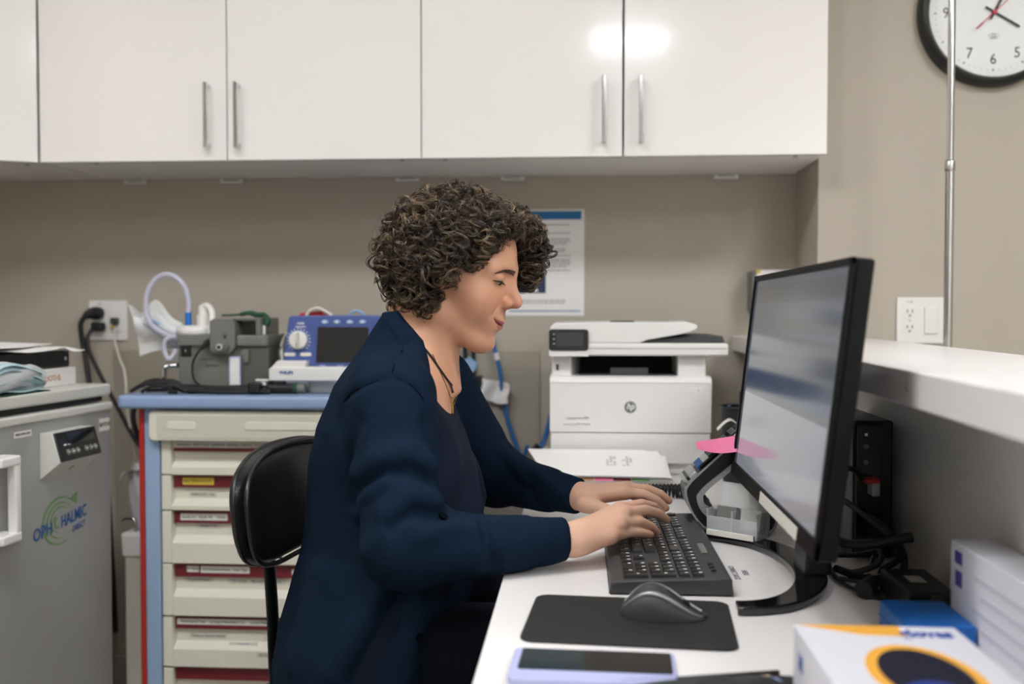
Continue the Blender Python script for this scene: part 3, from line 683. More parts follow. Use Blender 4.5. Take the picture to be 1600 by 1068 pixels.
# black cables lying on the cart top
cc = thing('cable_bundle', 'bundle of black power cables lying along the front of the cart top', 'cables', (-0.9, 2.36, CTZ))
for k in range(6):
    ph = k * 1.3; pts = []
    for i in range(12):
        t = i / 11; xx = sx_(218 + 6 * k + (215 - 8 * k) * t)
        zz = CTZ + 0.0055 + 0.011 * (k % 3) * 0.45 + (0.016 if 0 < i < 4 else 0) * (k < 4) + 0.003 * math.sin(5 * t + ph)
        pts.append((xx, 2.345 + 0.008 * (k % 3) + 0.006 * math.sin(7 * t + ph), max(zz, CTZ + 0.0052)))
    add('cable', B().tube(smooth_path(pts, 5), 0.005 if k < 3 else 0.004, 8), 'black_rubber', cc)
add('connector', B().box((sx_(410), 2.345, CTZ + 0.016), (0.03, 0.024, 0.026), 0.004), 'black_plastic', cc)
add('connector', B().box((sx_(286), 2.335, CTZ + 0.006), (0.022, 0.01, 0.01), 0.002), 'black_plastic', cc)

# ================================================================== defibrillator
gx = lambda p: -0.7284 + (p - 438) * 0.001579
gz = lambda p: 0.982 - (p - 570) * 0.001561
df = thing('defibrillator', 'blue defibrillator monitor with round dial and dark screen on the cart', 'defibrillator', (-0.58, 2.5, CTZ))
bl = add('body', B().prism([(gx(438), gz(575)), (gx(449), gz(496)), (gx(453), gz(493)), (gx(560), gz(492)), (gx(618), gz(495)), (gx(640), gz(500)), (gx(646), gz(575))], 2.392, 2.55, 'y', 0.004), 'defib_blue', df)
ba = B().prism([(gx(424), gz(594)), (gx(424), gz(576)), (gx(429), gz(572)), (gx(650), gz(572)), (gx(650), gz(594))], 2.355, 2.56, 'y', 0.004)
add('base_tray', ba, 'white_plastic', df)
add('tray_step', B().prism([(gx(427), gz(573)), (gx(436), gz(563)), (gx(482), gz(563)), (gx(480), gz(573))], 2.362, 2.40, 'y', 0.002), 'white_plastic', df)
add('foot_block', B().span((gx(482), 2.385, CTZ + 0.001), (gx(648), 2.55, gz(592)), 0.003), 'pale_grey', df)
letter('lettering', 'PHILIPS', 0.0105, front(gx(452), 2.3543, gz(581)), 'logo_blue', df, bold=0.0004)
scb = add('screen_bezel', B().prism([(gx(491), gz(570)), (gx(495), gz(508)), (gx(577), gz(508)), (gx(576), gz(570))], 2.388, 2.393, 'y', 0.001), 'defib_blue', df)
add('screen', B().prism([(gx(493), gz(566)), (gx(496), gz(510.5)), (gx(575), gz(510.5)), (gx(574), gz(566))], 2.386, 2.389, 'y', 0.0005), 'screen_dark', df)
for k, px in enumerate((506, 525, 545, 565)):
    d_ = add('soft_key', B().lathe([(0.0088, 0), (0.0085, 0.002), (0.006, 0.0032)], (gx(px), 2.392, gz(503)), 20, mY @ Matrix.Diagonal((1, .68, 1, 1))), 'light_blue_plastic', df)
    add('key_light', B().lathe([(0.004, 0), (0.003, 0.0008)], (gx(px), 2.389, gz(503)), 12, mY @ Matrix.Diagonal((1, .68, 1, 1))), 'white_plastic', d_)
for (px, py, w_) in ((588, 514, 0.017), (588, 530, 0.017), (502, 571, 0.016), (530, 571, 0.016)):
    add('menu_key', B().lathe([(w_ / 2, 0), (w_ / 2, 0.002), (w_ / 2.6, 0.003)], (gx(px), 2.392, gz(py)), 18, mY @ Matrix.Diagonal((1, .45, 1, 1))), 'lavender', df)
dk = add('dial', B().lathe([(0.0225, 0), (0.0225, 0.008), (0.0205, 0.011), (0.019, 0.0115)], (gx(465), 2.392, gz(531)), 32, mY), 'white_plastic', df)
add('dial_grip', B().box((gx(465.5), 2.377, gz(531)), (0.007, 0.010, 0.040), 0.002), 'cream_plastic', dk)
add('dial_mark', B().box((gx(464.5), 2.3715, gz(538)), (0.0014, 0.0006, 0.008)), 'ink', dk)
for k in range(17):
    a = R(-118 + -19.0 * k + 360) if False else R(235 - 17.5 * k)
    add('dial_scale', B().box((gx(465) + 0.0275 * math.cos(a), 2.3915, gz(531) + 0.0275 * math.sin(a)), (0.0042, 0.0008, 0.0018), rot=(0, -a, 0)), 'white_ink', df)
letter('lettering', '150 200', 0.0055, front(gx(468), 2.3914, gz(505)), 'white_ink', df, bold=0.0003)
letter('lettering', 'Energy Select', 0.0045, front(gx(468), 2.3914, gz(510)), 'white_ink', df, bold=0.0002)
for (px, t_) in ((451, 'Monitor'), (476, 'AED On')):
    add('dial_label', B().prism(rrect(gx(px) - 0.0135, gx(px) + 0.0135, gz(553.5) - 0.0042, gz(553.5) + 0.0042, 0.003), 2.3908, 2.3922, 'y'), 'label_white', df)
letter('lettering', 'HeartStart', 0.006, front(gx(609), 2.3914, gz(501)), 'white_ink', df)
add('red_pouch', B().prism([(gx(450), gz(495)), (gx(456), gz(489)), (gx(490), gz(485)), (gx(493), gz(494))], 2.46, 2.54, 'y', 0.003), 'red_plastic', df)
add('patient_cable', B().tube(smooth_path([(gx(466), 2.45, gz(495)), (gx(473), 2.45, gz(485)), (gx(486), 2.45, gz(481)), (gx(499), 2.45, gz(487)), (gx(508), 2.45, gz(493))], 8), 0.004, 10), 'cable_white', df)
add('blue_cable', B().tube(smooth_path([(gx(536), 2.45, gz(493)), (gx(541), 2.45, gz(487)), (gx(551), 2.45, gz(486)), (gx(560), 2.45, gz(492))], 8), 0.0035, 10), 'light_blue_plastic', df)
lw = thing('lead_wires', 'bundle of cream patient lead wires hanging between suction machine and defibrillator', 'wires', (-0.76, 2.45, CTZ))
for k in range(8):
    ph = random.random() * 6; xx = 0.004 * math.sin(ph)
    pts = [(gx(448) + xx * .5, 2.47, gz(505)), (gx(437) + xx, 2.455, gz(520)), (gx(429) + xx * 2, 2.45 + 0.004 * k, gz(537)), (gx(425 + 1.6 * k), 2.445, gz(548 + 2 * k)), (gx(426 + 2 * k), 2.44, gz(562 + 3 * k)), (gx(424 - k), 2.44, max(gz(575 + 5 * k), CTZ + 0.004)), (gx(432), 2.45, CTZ + 0.004)]
    add('wire', B().tube(smooth_path(pts, 6), 0.0026, 6), 'cable_white' if k % 3 else 'mid_grey', lw)
pd = thing('paddle_lead', 'black round cable connector with green ring lying under the defibrillator tray', 'connector', (-0.70, 2.37, CTZ))
add('connector_body', B().cyl((gx(424), 2.366, CTZ + 0.013), (gx(462), 2.366, CTZ + 0.013), 0.0125, n=18), 'black_rubber', pd)
add('ring', B().cyl((gx(462), 2.366, CTZ + 0.013), (gx(468), 2.366, CTZ + 0.013), 0.0132, n=18), 'green_fabric', pd)
add('connector_end', B().cyl((gx(468), 2.366, CTZ + 0.013), (gx(479), 2.366, CTZ + 0.013), 0.012, n=18), 'device_grey', pd)
wc = thing('white_clamp', 'small white cable clamp standing beside the defibrillator tray', 'clamp', (-0.755, 2.375, CTZ))
cb = B().box((gx(413), 2.362, CTZ + 0.033), (0.032, 0.012, 0.006), 0.002); cb.tube(smooth_path([(gx(411), 2.362, CTZ + 0.032), (gx(417), 2.362, CTZ + 0.022), (gx(417.5), 2.362, CTZ + 0.001)], 6), 0.0045, 10)
add('clamp_body', cb, 'white_plastic', wc)

# ================================================================== poster
ps_ = thing('poster', 'white information sheet with blue header band and navy picture on the back wall', 'poster', (-0.095, YB - 0.002, 1.25))
qx = lambda p: 0.0120 + (p - 912) * 0.0018155
qz = lambda p: 1.402 - (p - 327) * 0.001815
YQ = YB - 0.0021
add('sheet', B().span((qx(786), YB - 0.002, qz(493)), (qx(912), YB - 0.0006, qz(327))), 'paper', ps_)
add('header_band', B().span((qx(786), YQ - 0.0006, qz(343)), (qx(907.5), YQ, qz(330))), 'poster_blue', ps_)
for k in range(7):
    letter('header_text', random.choice(['Information', 'Patient care', 'Guide', 'Safety']), 0.007, front(qx(800) + 0.0, YQ - 0.0009, qz(335 + (k % 2) * 4)), 'white_ink', ps_) if k < 2 else None
def lines(y, x0, x1, n=1, dark=True):
    for i in range(n):
        q = B(); x = x0; zz = qz(y + i * 3.6)
        while x < x1 - (6 if i == n - 1 and n > 1 else 0):
            w = random.uniform(3, 9); w = min(w, x1 - x); q.span((qx(x), YQ - 0.0005, zz - 0.0014), (qx(x + w), YQ, zz + 0.0012)); x += w + 1.3
        add('text_line', q, 'ink_grey', ps_)
for (y, n) in ((351, 1), (364, 1), (373.5, 3), (389, 2), (399, 1), (405.5, 4), (422, 1), (469, 2)):
    lines(y, 800, 890 - (6 if n == 2 else 0), n)
add('picture', B().span((qx(795), YQ - 0.0008, qz(457.5)), (qx(852), YQ, qz(430))), 'poster_navy', ps_)
add('picture_mark', B().prism([(qx(828), qz(455)), (qx(838), qz(450)), (qx(841), qz(455))], YQ - 0.0012, YQ - 0.0007, 'y'), 'white_ink', ps_)
add('footer_rule', B().span((qx(795), YQ - 0.0006, qz(486.3)), (qx(906), YQ, qz(484.7))), 'poster_blue', ps_)

# ================================================================== wall things behind the woman
YW = YB - 0.008
o = thing('network_cable', 'blue network cable hanging down the wall panel behind the desk', 'cable', (-0.2, YW - 0.01, 1.0))
wx = lambda p: (p - 906) * 0.00183 - 0.0
wz = lambda p: 1.11 - (p - 488) * 0.00181
add('cable', B().tube(smooth_path([(wx(770), YW - 0.02, wz(522)), (wx(776), YW - 0.02, wz(550)), (wx(783), YW - 0.02, wz(580)), (wx(788), YW - 0.02, wz(620)), (wx(795), YW - 0.02, wz(655)), (wx(808), YW - 0.02, wz(695)), (wx(818), YW - 0.02, wz(716)), (wx(826), YW - 0.03, 0.735)], 8), 0.0062, 8), 'cord_blue', o)
add('cable_tag', B().cyl((wx(776.5), YW - 0.02, wz(551)), (wx(779), YW - 0.02, wz(562)), 0.0068, n=12), 'white_plastic', o)
o = thing('network_cable', 'short blue network cable rising beside the left of the printer', 'cable', (wx(850), 2.74, 0.73))
add('cable', B().tube(smooth_path([(wx(843), 2.74, 0.736), (wx(850), 2.745, wz(690)), (wx(858), 2.75, wz(665)), (wx(866), 2.76, wz(630))], 8), 0.0075, 8), 'cord_blue', o)
add('plug', B().tube([(wx(838), 2.73, 0.742), (wx(848), 2.735, wz(700))], [0.011, 0.009], 10), 'black_rubber', o)
for px, l_ in ((729, 'left of two black cords hanging on the wall behind the woman\'s chin'), (742, 'right of two black cords hanging on the wall behind the woman\'s chin')):
    o = add('hanging_cord', B().tube(smooth_path([(wx(px), YW - 0.012, wz(600)), (wx(px), YW - 0.02, wz(560)), (wx(px - 1), YW - 0.02, wz(535)), (wx(px - 6), YW - 0.012, wz(515))], 8), 0.006, 8), 'black_rubber'); tag(o, l_, 'cord', 'black cords behind the woman')
o = thing('wall_socket', 'light blue rounded plug on the wall panel behind the woman', 'plug', (wx(735), YW - 0.02, wz(573)))
add('plug_body', B().cyl((wx(735), YW, wz(571)), (wx(735), YW - 0.03, wz(571)), 0.024, 0.021, n=24), 'light_blue_plastic', o)
o = thing('black_plug_strip', 'black plug block on the wall holding the white leaflet', 'plug', (wx(752), YW, wz(605)))
add('block', B().box((wx(750), YW - 0.014, wz(606)), (0.022, 0.028, 0.07), 0.004), 'black_plastic', o)
o = thing('leaflet', 'creased white leaflet with faint pink print hanging on the wall panel', 'leaflet', (wx(775), YW - 0.03, wz(610)))
def leaf(u, v):
    x = wx(755 + 42 * u + 1.5 * math.sin(6 * v)); z = wz(590 + 8 * u + 30 * v + 4 * u * v * (1 - u) + 4 * math.sin(3 * u) * v); return (x, YW - 0.03 - 0.012 * math.sin(7 * u + 2 * v), z)
add('leaf', B().grid(leaf, 16, 12), 'paper', o)
add('print', B().grid(lambda u, v: (lambda p: (p[0], p[1] - 0.0008, p[2]))(leaf(0.55 + 0.35 * u, 0.1 + 0.2 * v)), 5, 3), mat('faint_pink', (226, 196, 192), 0.7, noise=0.15, scale=120), o)
# wall dispenser seen over the monitor
o = thing('wall_dispenser', 'white and grey wall dispenser with yellow tag just above the monitor corner', 'dispenser', (0.515, YB, 1.17))
add('housing', B().prism([(0.478, 1.226), (0.575, 1.226), (0.575, 1.10), (0.478, 1.10)], YB - 0.09, YB, 'y', 0.006), 'white_plastic', o)
add('side_cover', B().prism([(0.4675, 1.222), (0.4785, 1.226), (0.4785, 1.10), (0.4675, 1.118)], YB - 0.086, YB, 'y', 0.004), 'mid_grey', o)
add('tag', B().box((0.483, YB - 0.0905, 1.221), (0.010, 0.002, 0.010)), 'label_yellow', o)

# ================================================================== clock
CKX, CKZ, CR = 1.018, 1.850, 0.1815
ck = thing('wall_clock', 'round white wall clock with black rim at the top right corner', 'clock', (CKX, YP, CKZ))
add('rim', B().lathe([(CR - 0.018, 0), (CR, 0.0), (CR, 0.022), (CR - 0.006, 0.034), (CR - 0.014, 0.036), (CR - 0.021, 0.030), (CR - 0.0215, 0.014)], (CKX, YP, CKZ), 72, mY, cap=False), 'black_plastic', ck)
add('face', B().lathe([(CR - 0.021, 0.0), (CR - 0.021, 0.015)], (CKX, YP, CKZ), 72, mY), 'clock_face', ck)
YC = YP - 0.0153
for n_ in range(1, 13):
    a = R(90 - 30 * n_)
    letter('numeral', str(n_), 0.037, front(CKX + 0.115 * math.cos(a), YC, CKZ + 0.115 * math.sin(a)), 'ink', ck, sx=0.9)
for k in range(60):
    a = R(6 * k); big = k % 5 == 0; r0 = 0.141; ln = 0.006 if big else 0.004
    add('tick', B().box((CKX + r0 * math.cos(a), YC - 0.0002, CKZ + r0 * math.sin(a)), (ln, 0.0006, 0.0022 if big else 0.0008), rot=(0, -a, 0)), 'ink' if big else 'ink_grey', ck)
def hand(name, ang, l, back, w, y, m_):
    a = R(90 - ang); cxx = (l - back) / 2
    add(name, B().box((CKX + cxx * math.cos(a), y, CKZ + cxx * math.sin(a)), (l + back, 0.001, w), 0.0003, 1, rot=(0, -a, 0)), m_, ck)
hand('hour_hand', 121, 0.071, 0.025, 0.0052, YC - 0.004, 'ink'); hand('minute_hand', 27, 0.105, 0.02, 0.0052, YC - 0.006, 'ink'); hand('second_hand', 47, 0.12, 0.06, 0.0022, YC - 0.008, 'clock_red')
add('hub', B().lathe([(0.005, 0), (0.005, 0.010)], (CKX, YC, CKZ), 16, mY), 'clock_red', ck)
add('second_weight', B().box((CKX - 0.036, YC - 0.008, CKZ - 0.034), (0.020, 0.001, 0.0042), rot=(0, -R(43), 0)), 'clock_red', ck)
add('emblem', arc_band(CKX, CKZ - 0.056, 0.013, 0.004, 0, 360, 0.0008, 0.0008, YC - 0.0004), 'ink_grey', ck)
add('emblem', arc_band(CKX, CKZ - 0.056, 0.004, 0.004, 0, 360, 0.0014, 0.0014, YC - 0.0004), 'ink_grey', ck)
letter('lettering', 'QUARTZ', 0.005, front(CKX, YC, CKZ - 0.063), 'ink_grey', ck)

# ================================================================== chrome pole behind the ledge
pl = thing('infusion_pole', 'telescopic chrome infusion pole standing behind the counter ledge', 'pole', (0.826, 2.30, 0))
PX_, PY_ = 0.826, 2.30
add('lower_tube', B().cyl((PX_, PY_, 0.06), (PX_, PY_, 1.44), 0.0098, n=24), 'chrome', pl)
add('upper_tube', B().cyl((PX_, PY_, 1.44), (PX_, PY_, 2.2), 0.0078, n=24), 'chrome', pl)
add('collar', B().lathe([(0.0105, 0), (0.0112, 0.002), (0.0112, 0.022), (0.0085, 0.026)], (PX_, PY_, 1.425), 24), 'brushed_steel', pl)
bs = B()
for k in range(5):
    a = R(72 * k + 20); bs.tube([(PX_, PY_, 0.075), (PX_ + 0.12 * math.cos(a), PY_ + 0.12 * math.sin(a), 0.062), (PX_ + 0.23 * math.cos(a), PY_ + 0.23 * math.sin(a), 0.05)], 0.012, 10)
add('base_star', bs, 'brushed_steel', pl)
for k in range(5):
    a = R(72 * k + 20); add('caster', B().ball((PX_ + 0.23 * math.cos(a), PY_ + 0.23 * math.sin(a), 0.025), 0.025, 14), 'black_rubber', pl)
hk = B()
for s_ in (-1, 1): hk.tube(smooth_path([(PX_, PY_, 2.19), (PX_ + s_ * 0.06, PY_, 2.20), (PX_ + s_ * 0.09, PY_, 2.23)], 6), 0.004, 8)
add('hook', hk, 'chrome', pl)

# ================================================================== printer
PX = lambda p: -0.0718 + (p - 858) * 0.001481
PZ = lambda p: 1.0845 - (p - 505) * 0.001475
PYF, PYB = 2.33, 2.70
pr = thing('printer', 'white multifunction laser printer with touch panel and round badge on the desk', 'printer', (0.12, 2.5, DZ))
add('base', B().span((PX(868), PYF + 0.012, DZ + 0.001), (PX(1106), PYB, PZ(727)), 0.004), 'white_plastic', pr)
add('paper_tray', B().span((PX(860), PYF, PZ(727.5)), (PX(1112), PYB, PZ(678)), 0.004), 'white_plastic', pr)
fdr = add('front_door', B().prism([(PYF - 0.002, PZ(677)), (PYF - 0.002, PZ(600)), (PYF + 0.004, PZ(592)), (PYF + 0.02, PZ(588.5)), (PYB, PZ(588.5)), (PYB, PZ(677))], PX(859), PX(1113), 'x', 0.002), 'white_plastic', pr)
add('tray_gap', B().span((PX(862), PYF + 0.004, PZ(679)), (PX(1110), PYB - 0.01, PZ(676))), 'mid_grey', pr)
add('door_seam', B().span((PX(862), PYF - 0.0024, PZ(599.2)), (PX(1110), PYF, PZ(598.4))), 'pale_grey', pr)
for (a, c) in ((862, 893), (1061, 1105)):
    add('column', B().span((PX(a), PYF + 0.02, PZ(590)), (PX(c), PYB - 0.02, PZ(552)), 0.003), 'white_plastic', pr)
add('usb_port', B().box((PX(871), PYF + 0.0195, PZ(575)), (0.006, 0.002, 0.014)), 'ink', pr)
add('output_bay', B().span((PX(893), PYF + 0.17, PZ(590)), (PX(1062), PYB - 0.03, PZ(552))), 'black_matte', pr)
add('bay_side', B().prism([(PX(893), PYF + 0.022), (PX(906), PYF + 0.16), (PX(893), PYF + 0.16)], PZ(590), PZ(553), 'z'), 'white_plastic', pr)
add('bay_floor', B().prism([(PX(905), PYF + 0.03), (PX(1060), PYF + 0.03), (PX(1060), PYF + 0.17), (PX(905), PYF + 0.17)], PZ(590), PZ(586.5), 'z'), 'dark_grey', pr)
add('paper_stop', B().box((PX(985), PYF + 0.03, PZ(582.5)), (0.090, 0.008, 0.020), 0.003), 'dark_grey', pr)
add('bay_comb', B().span((PX(906), PYF + 0.025, PZ(557)), (PX(1060), PYF + 0.06, PZ(553))), 'dark_grey', pr)
scn = add('scanner_bed', B().span((PX(862), PYF - 0.004, PZ(556)), (PX(1138), PYB, PZ(536)), 0.005, 3), 'white_plastic', pr)
add('bed_seam', B().span((PX(921), PYF - 0.0047, PZ(544.7)), (PX(1136), PYF - 0.003, PZ(543.9))), 'mid_grey', scn)
adf = add('document_feeder', B().prism([(PX(860), PZ(536)), (PX(860), PZ(511)), (PX(866), PZ(505)), (PX(930), PZ(503)), (PX(1076), PZ(503)), (PX(1089), PZ(507)), (PX(1090), PZ(514)), (PX(1075), PZ(520)), (PX(1012), PZ(531)), (PX(1000), PZ(536))], PYF - 0.002, PYB - 0.03, 'y', 0.003), 'white_plastic', pr)
add('feeder_slot', B().span((PX(956), PYF + 0.06, PZ(504)), (PX(994), PYF + 0.10, PZ(501.2)), 0.001), 'black_plastic', adf)
add('input_tray', B().prism([(PX(1040), PZ(503.2)), (PX(1075), PZ(500.5)), (PX(1085), PZ(505))], PYF + 0.06, PYB - 0.06, 'y'), 'pale_grey', adf)
add('eject_tray', B().prism([(PX(1002), PZ(536)), (PX(1015), PZ(532)), (PX(1082), PZ(524.5)), (PX(1130), PZ(525)), (PX(1134), PZ(535.5))], PYF + 0.012, PYB - 0.05, 'y', 0.001), 'dark_grey', adf)
cp_ = add('control_panel', B().prism(rrect(PX(858), PX(920), PZ(548), PZ(514), 0.007), PYF - 0.014, PYF + 0.01, 'y', 0.002), 'black_gloss', pr)
add('panel_lip', B().prism(rrect(PX(858), PX(921), PZ(557), PZ(546), 0.004), PYF - 0.011, PYF + 0.005, 'y', 0.001), 'white_plastic', pr)
add('touch_screen', B().span((PX(869.5), PYF - 0.0146, PZ(540.5)), (PX(912), PYF - 0.0138, PZ(519))), 'dark_grey', cp_)
for py in (522, 529.5, 537):
    add('panel_icon', B().box((PX(866), PYF - 0.0144, PZ(py)), (0.0035, 0.001, 0.0025)), 'pale_grey', cp_)
bd_ = add('badge', B().lathe([(0.0137, 0), (0.0137, 0.001), (0.012, 0.0018)], (PX(986), PYF - 0.002, PZ(637)), 32, mY), 'mid_grey', pr)
letter('badge_letters', 'hp', 0.021, front(PX(986.2), PYF - 0.0041, PZ(636)), 'white_ink', bd_, shear=0.25, bold=0.0002, sx=0.9)
letter('model_text', 'LaserJet Pro MFP', 0.0075, front(PX(903), PYF - 0.0026, PZ(655)), 'ink_grey', fdr)
add('sticker', B().box((PX(902), PYF - 0.0023, PZ(664.5)), (0.074, 0.0008, 0.011)), 'laminate_white', fdr)
letter('model_text', 'LaserJet Pro MFP M426fdn', 0.006, front(PX(902), PYF - 0.0031, PZ(664.5)), 'ink_grey', fdr)
add('door_latch', B().prism(rrect(PX(1078), PX(1098), PZ(613), PZ(606), 0.003), PYF - 0.0030, PYF - 0.0018, 'y', 0.0005), 'laminate_white', fdr)
letter('latch_mark', 'o', 0.007, front(PX(1092), PYF - 0.0034, PZ(609.5)), 'ink_grey', fdr)

# ================================================================== papers and binder in front of the printer
bi = thing('binder', 'stack of papers and coloured index tabs lying in front of the printer', 'binder', (0.07, 2.2, DZ))
add('page_block', B().prism([(2.135, DZ + 0.001), (2.305, DZ + 0.001), (2.305, DZ + 0.050), (2.135, DZ + 0.020)], -0.066, 0.198, 'x', 0.001), 'paper', bi)
add('cover', B().box((0.066, 2.215, DZ + 0.0008), (0.275, 0.185, 0.0016)), 'pale_grey', bi)
for k, (a, c, m_) in enumerate(((-0.060, -0.02, 'label_yellow'), (-0.018, 0.03, 'binder_tan'), (0.032, 0.07, 'pink_note'), (0.072, 0.11, 'maroon'), (0.112, 0.15, 'logo_green'), (0.152, 0.194, 'pale_grey'))):
    add('index_tab', B().box(((a + c) / 2, 2.142, DZ + 0.0235), (c - a, 0.028, 0.0016), rot=(R(9), 0, 0)), m_, bi)
def topsheet(x0, x1, dz, sk):
    def f(u, v):
        y = 2.130 + 0.18 * v; return (x0 + (x1 - x0) * u - sk * v, y, DZ + 0.0265 + dz + 0.0335 * v + 0.0015 * math.sin(4 * u) * (1 - v))
    return B().grid(f, 12, 6)
add('sheet', topsheet(-0.072, 0.198, 0.0, 0.018), 'paper', bi); add('sheet', topsheet(-0.073, 0.199, 0.0026, 0.048), 'paper', bi)
for k in range(2):
    q = B()
    for i in range(6):
        for j in range(3):
            if random.random() < .8: q.box((0.062 + 0.036 * k + j * 0.008, 2.20 + i * 0.011, DZ + 0.0265 + 0.0026 + 0.0335 * ((2.20 + i * .011 - 2.13) / .18) + 0.0016), (0.006, 0.004, 0.0003), rot=(R(10), 0, 0))
    o_ = add('printed_text', q, 'pale_grey', bi); o_['kind'] = 'stuff'
o = thing('paper_strip', 'curled white paper strip sticking out between the printer and the pen cup', 'paper', (0.335, 2.2, DZ))
def strip(u, v):
    p = smooth_path([(0.300, 2.19, 0.852), (0.316, 2.19, 0.868), (0.330, 2.19, 0.874), (0.345, 2.185, 0.862), (0.358, 2.18, 0.838), (0.364, 2.17, 0.79), (0.366, 2.165, 0.735)], 4)
    i = min(int(u * (len(p) - 1)), len(p) - 1); q = p[i]; return (q.x, q.y + 0.016 * v, q.z + 0.004 * v)
add('strip', B().grid(strip, 24, 2), 'paper', o)

# ================================================================== pen cup
cup = thing('pen_cup', 'tall black mesh pen cup filled with pens beside the printer', 'pen cup', (0.363, 2.262, DZ))
CXc, CYc, CH = 0.363, 2.262, 0.168
wall_ = B().lathe([(0.040, 0.0), (0.046, CH), (0.0445, CH), (0.0385, 0.003)], (CXc, CYc, DZ + 0.001), 32, cap=False)
wall_.lathe([(0.0395, 0), (0.0395, 0.003)], (CXc, CYc, DZ + 0.001), 32); add('cup_wall', wall_, 'mesh_black', cup)
add('rim', B().tube([(CXc + 0.0462 * math.cos(2 * PI * k / 40), CYc + 0.0462 * math.sin(2 * PI * k / 40), DZ + CH) for k in range(40)], 0.003, 8, closed=True), 'black_plastic', cup)
for k, (dx_, dy_, h_, m_, l_) in enumerate(((-0.030, -0.012, 0.172, 'defib_blue', 'blue pen in the black mesh cup'), (-0.014, -0.024, 0.168, 'red_plastic', 'red pen in the black mesh cup'), (-0.004, -0.02, 0.205, 'black_plastic', 'tall black pen with bright clip in the mesh cup'),
                                           (0.012, -0.015, 0.195, 'dark_grey', 'dark grey pen in the mesh cup'), (0.004, 0.014, 0.2, 'black_gloss', 'glossy black pen at the back of the mesh cup'))):
    pe = thing('pen', l_, 'pen', (CXc + dx_ * .5, CYc + dy_ * .5, DZ + 0.005), group='pens in the mesh cup')
    p0_ = Vector((CXc - dx_ * 0.4, CYc - dy_ * 0.4, DZ + 0.006)); p1_ = Vector((CXc + dx_, CYc + dy_, DZ + h_))
    add('barrel', B().cyl(p0_, p1_, 0.0045, n=12), m_, pe)
    add('clip', B().cyl(p1_ + Vector((0, -0.0055, 0)), p1_ + (p0_ - p1_).normalized() * 0.03 + Vector((0, -0.0055, 0)), 0.0014, n=6), 'chrome', pe)

# ================================================================== desk telephone and coiled cord
ph = thing('desk_telephone', 'black and silver desk telephone on an arched stand behind the keyboard', 'telephone', (0.26, 1.8, DZ))
outer = smooth_path([(0.1795, 0, 0.803), (0.186, 0, 0.818), (0.200, 0, 0.833), (0.264, 0, 0.893), (0.318, 0, 0.942), (0.336, 0, 0.944), (0.340, 0, 0.92), (0.341, 0, 0.83), (0.338, 0, 0.765), (0.325, 0, 0.734), (0.285, 0, 0.731), (0.243, 0, 0.731), (0.210, 0, 0.744), (0.189, 0, 0.772)], 4, True)
inner = smooth_path([(0.2005, 0, 0.795), (0.206, 0, 0.805), (0.216, 0, 0.816), (0.240, 0, 0.836), (0.262, 0, 0.853), (0.272, 0, 0.850), (0.284, 0, 0.838), (0.298, 0, 0.822), (0.311, 0, 0.795), (0.306, 0, 0.762), (0.282, 0, 0.752), (0.243, 0, 0.751), (0.221, 0, 0.760), (0.206, 0, 0.776)], 4, True)
o2 = [(p.x, p.z) for p in outer]; i2 = [(p.x, p.z) for p in inner]
ce = (0.258, 0.795)
shr = lambda pl_, f: [(ce[0] + (a - ce[0]) * f, ce[1] + (c - ce[1]) * f) for a, c in pl_]
add('housing', B().band(o2, i2, 1.712, 1.786, 'y'), 'black_plastic', ph)
add('arch_trim', B().band(shr(i2, 1.02), shr(i2, 0.83), 1.706, 1.790, 'y'), 'silver_paint', ph)
add('edge_trim', B().band(shr(o2, 1.004), shr(o2, 0.955), 1.7085, 1.7125, 'y'), 'silver_paint', ph)
dirx = Vector((0.73, 0, 0.685)).normalized(); nrmx = Vector((-0.685, 0, 0.73)).normalized()
def onslope(s_, y, h=0.0): return Vector((0.200, y, 0.833)) + dirx * s_ + nrmx * h
def slab(s0, s1, y0, y1, h0, h1, m_, name, par, r=0.001):
    q = B(); q.box((0, 0, 0), (s1 - s0, y1 - y0, h1 - h0), r); me = q.mesh(name); mm = Matrix((dirx, Vector((0, 1, 0)), nrmx)).transposed().to_4x4(); mm.translation = onslope((s0 + s1) / 2, (y0 + y1) / 2, (h0 + h1) / 2)
    me.transform(mm); return add(name, me, m_, par)
slab(0.012, 0.16, 1.716, 1.782, 0.0005, 0.007, 'black_gloss', 'face_plate', ph, 0.003)
slab(0.008, 0.022, 1.72, 1.778, 0.002, 0.0078, 'logo_blue', 'label_window', ph)
slab(-0.026, 0.004, 1.709, 1.788, -0.004, 0.008, 'silver_paint', 'front_lip', ph, 0.004)
slab(-0.018, -0.012, 1.7085, 1.775, 0.002, 0.0086, 'black_plastic', 'lip_slot', ph)
for i in range(4):
    for j in range(3):
        s0 = 0.035 + 0.018 * i; y0 = 1.722 + 0.019 * j; slab(s0, s0 + 0.011, y0, y0 + 0.014, 0.007, 0.009, 'dark_grey', 'key', ph)
cpath = smooth_path([(0.235, 1.80, 0.742), (0.240, 1.95, 0.7435), (0.228, 2.01, 0.7435), (0.205, 2.038, 0.7435), (0.16, 2.040, 0.7435), (0.122, 2.042, 0.7435), (0.108, 2.056, 0.7435), (0.120, 2.072, 0.7435), (0.16, 2.074, 0.7435), (0.215, 2.076, 0.7435), (0.25, 2.07, 0.7435)], 70)
hel = []; turn = 0.0
for i in range(len(cpath)):
    p = cpath[i]; d = (cpath[min(i + 1, len(cpath) - 1)] - cpath[max(i - 1, 0)]); d.normalize()
    a = Vector((-d.y, d.x, 0)); b_ = Vector((0, 0, 1))
    if i: turn += (p - cpath[i - 1]).length / 0.0078 * 2 * PI
    hel.append(p + a * (0.0098 * math.cos(turn)) + b_ * (0.0098 * math.sin(turn)))
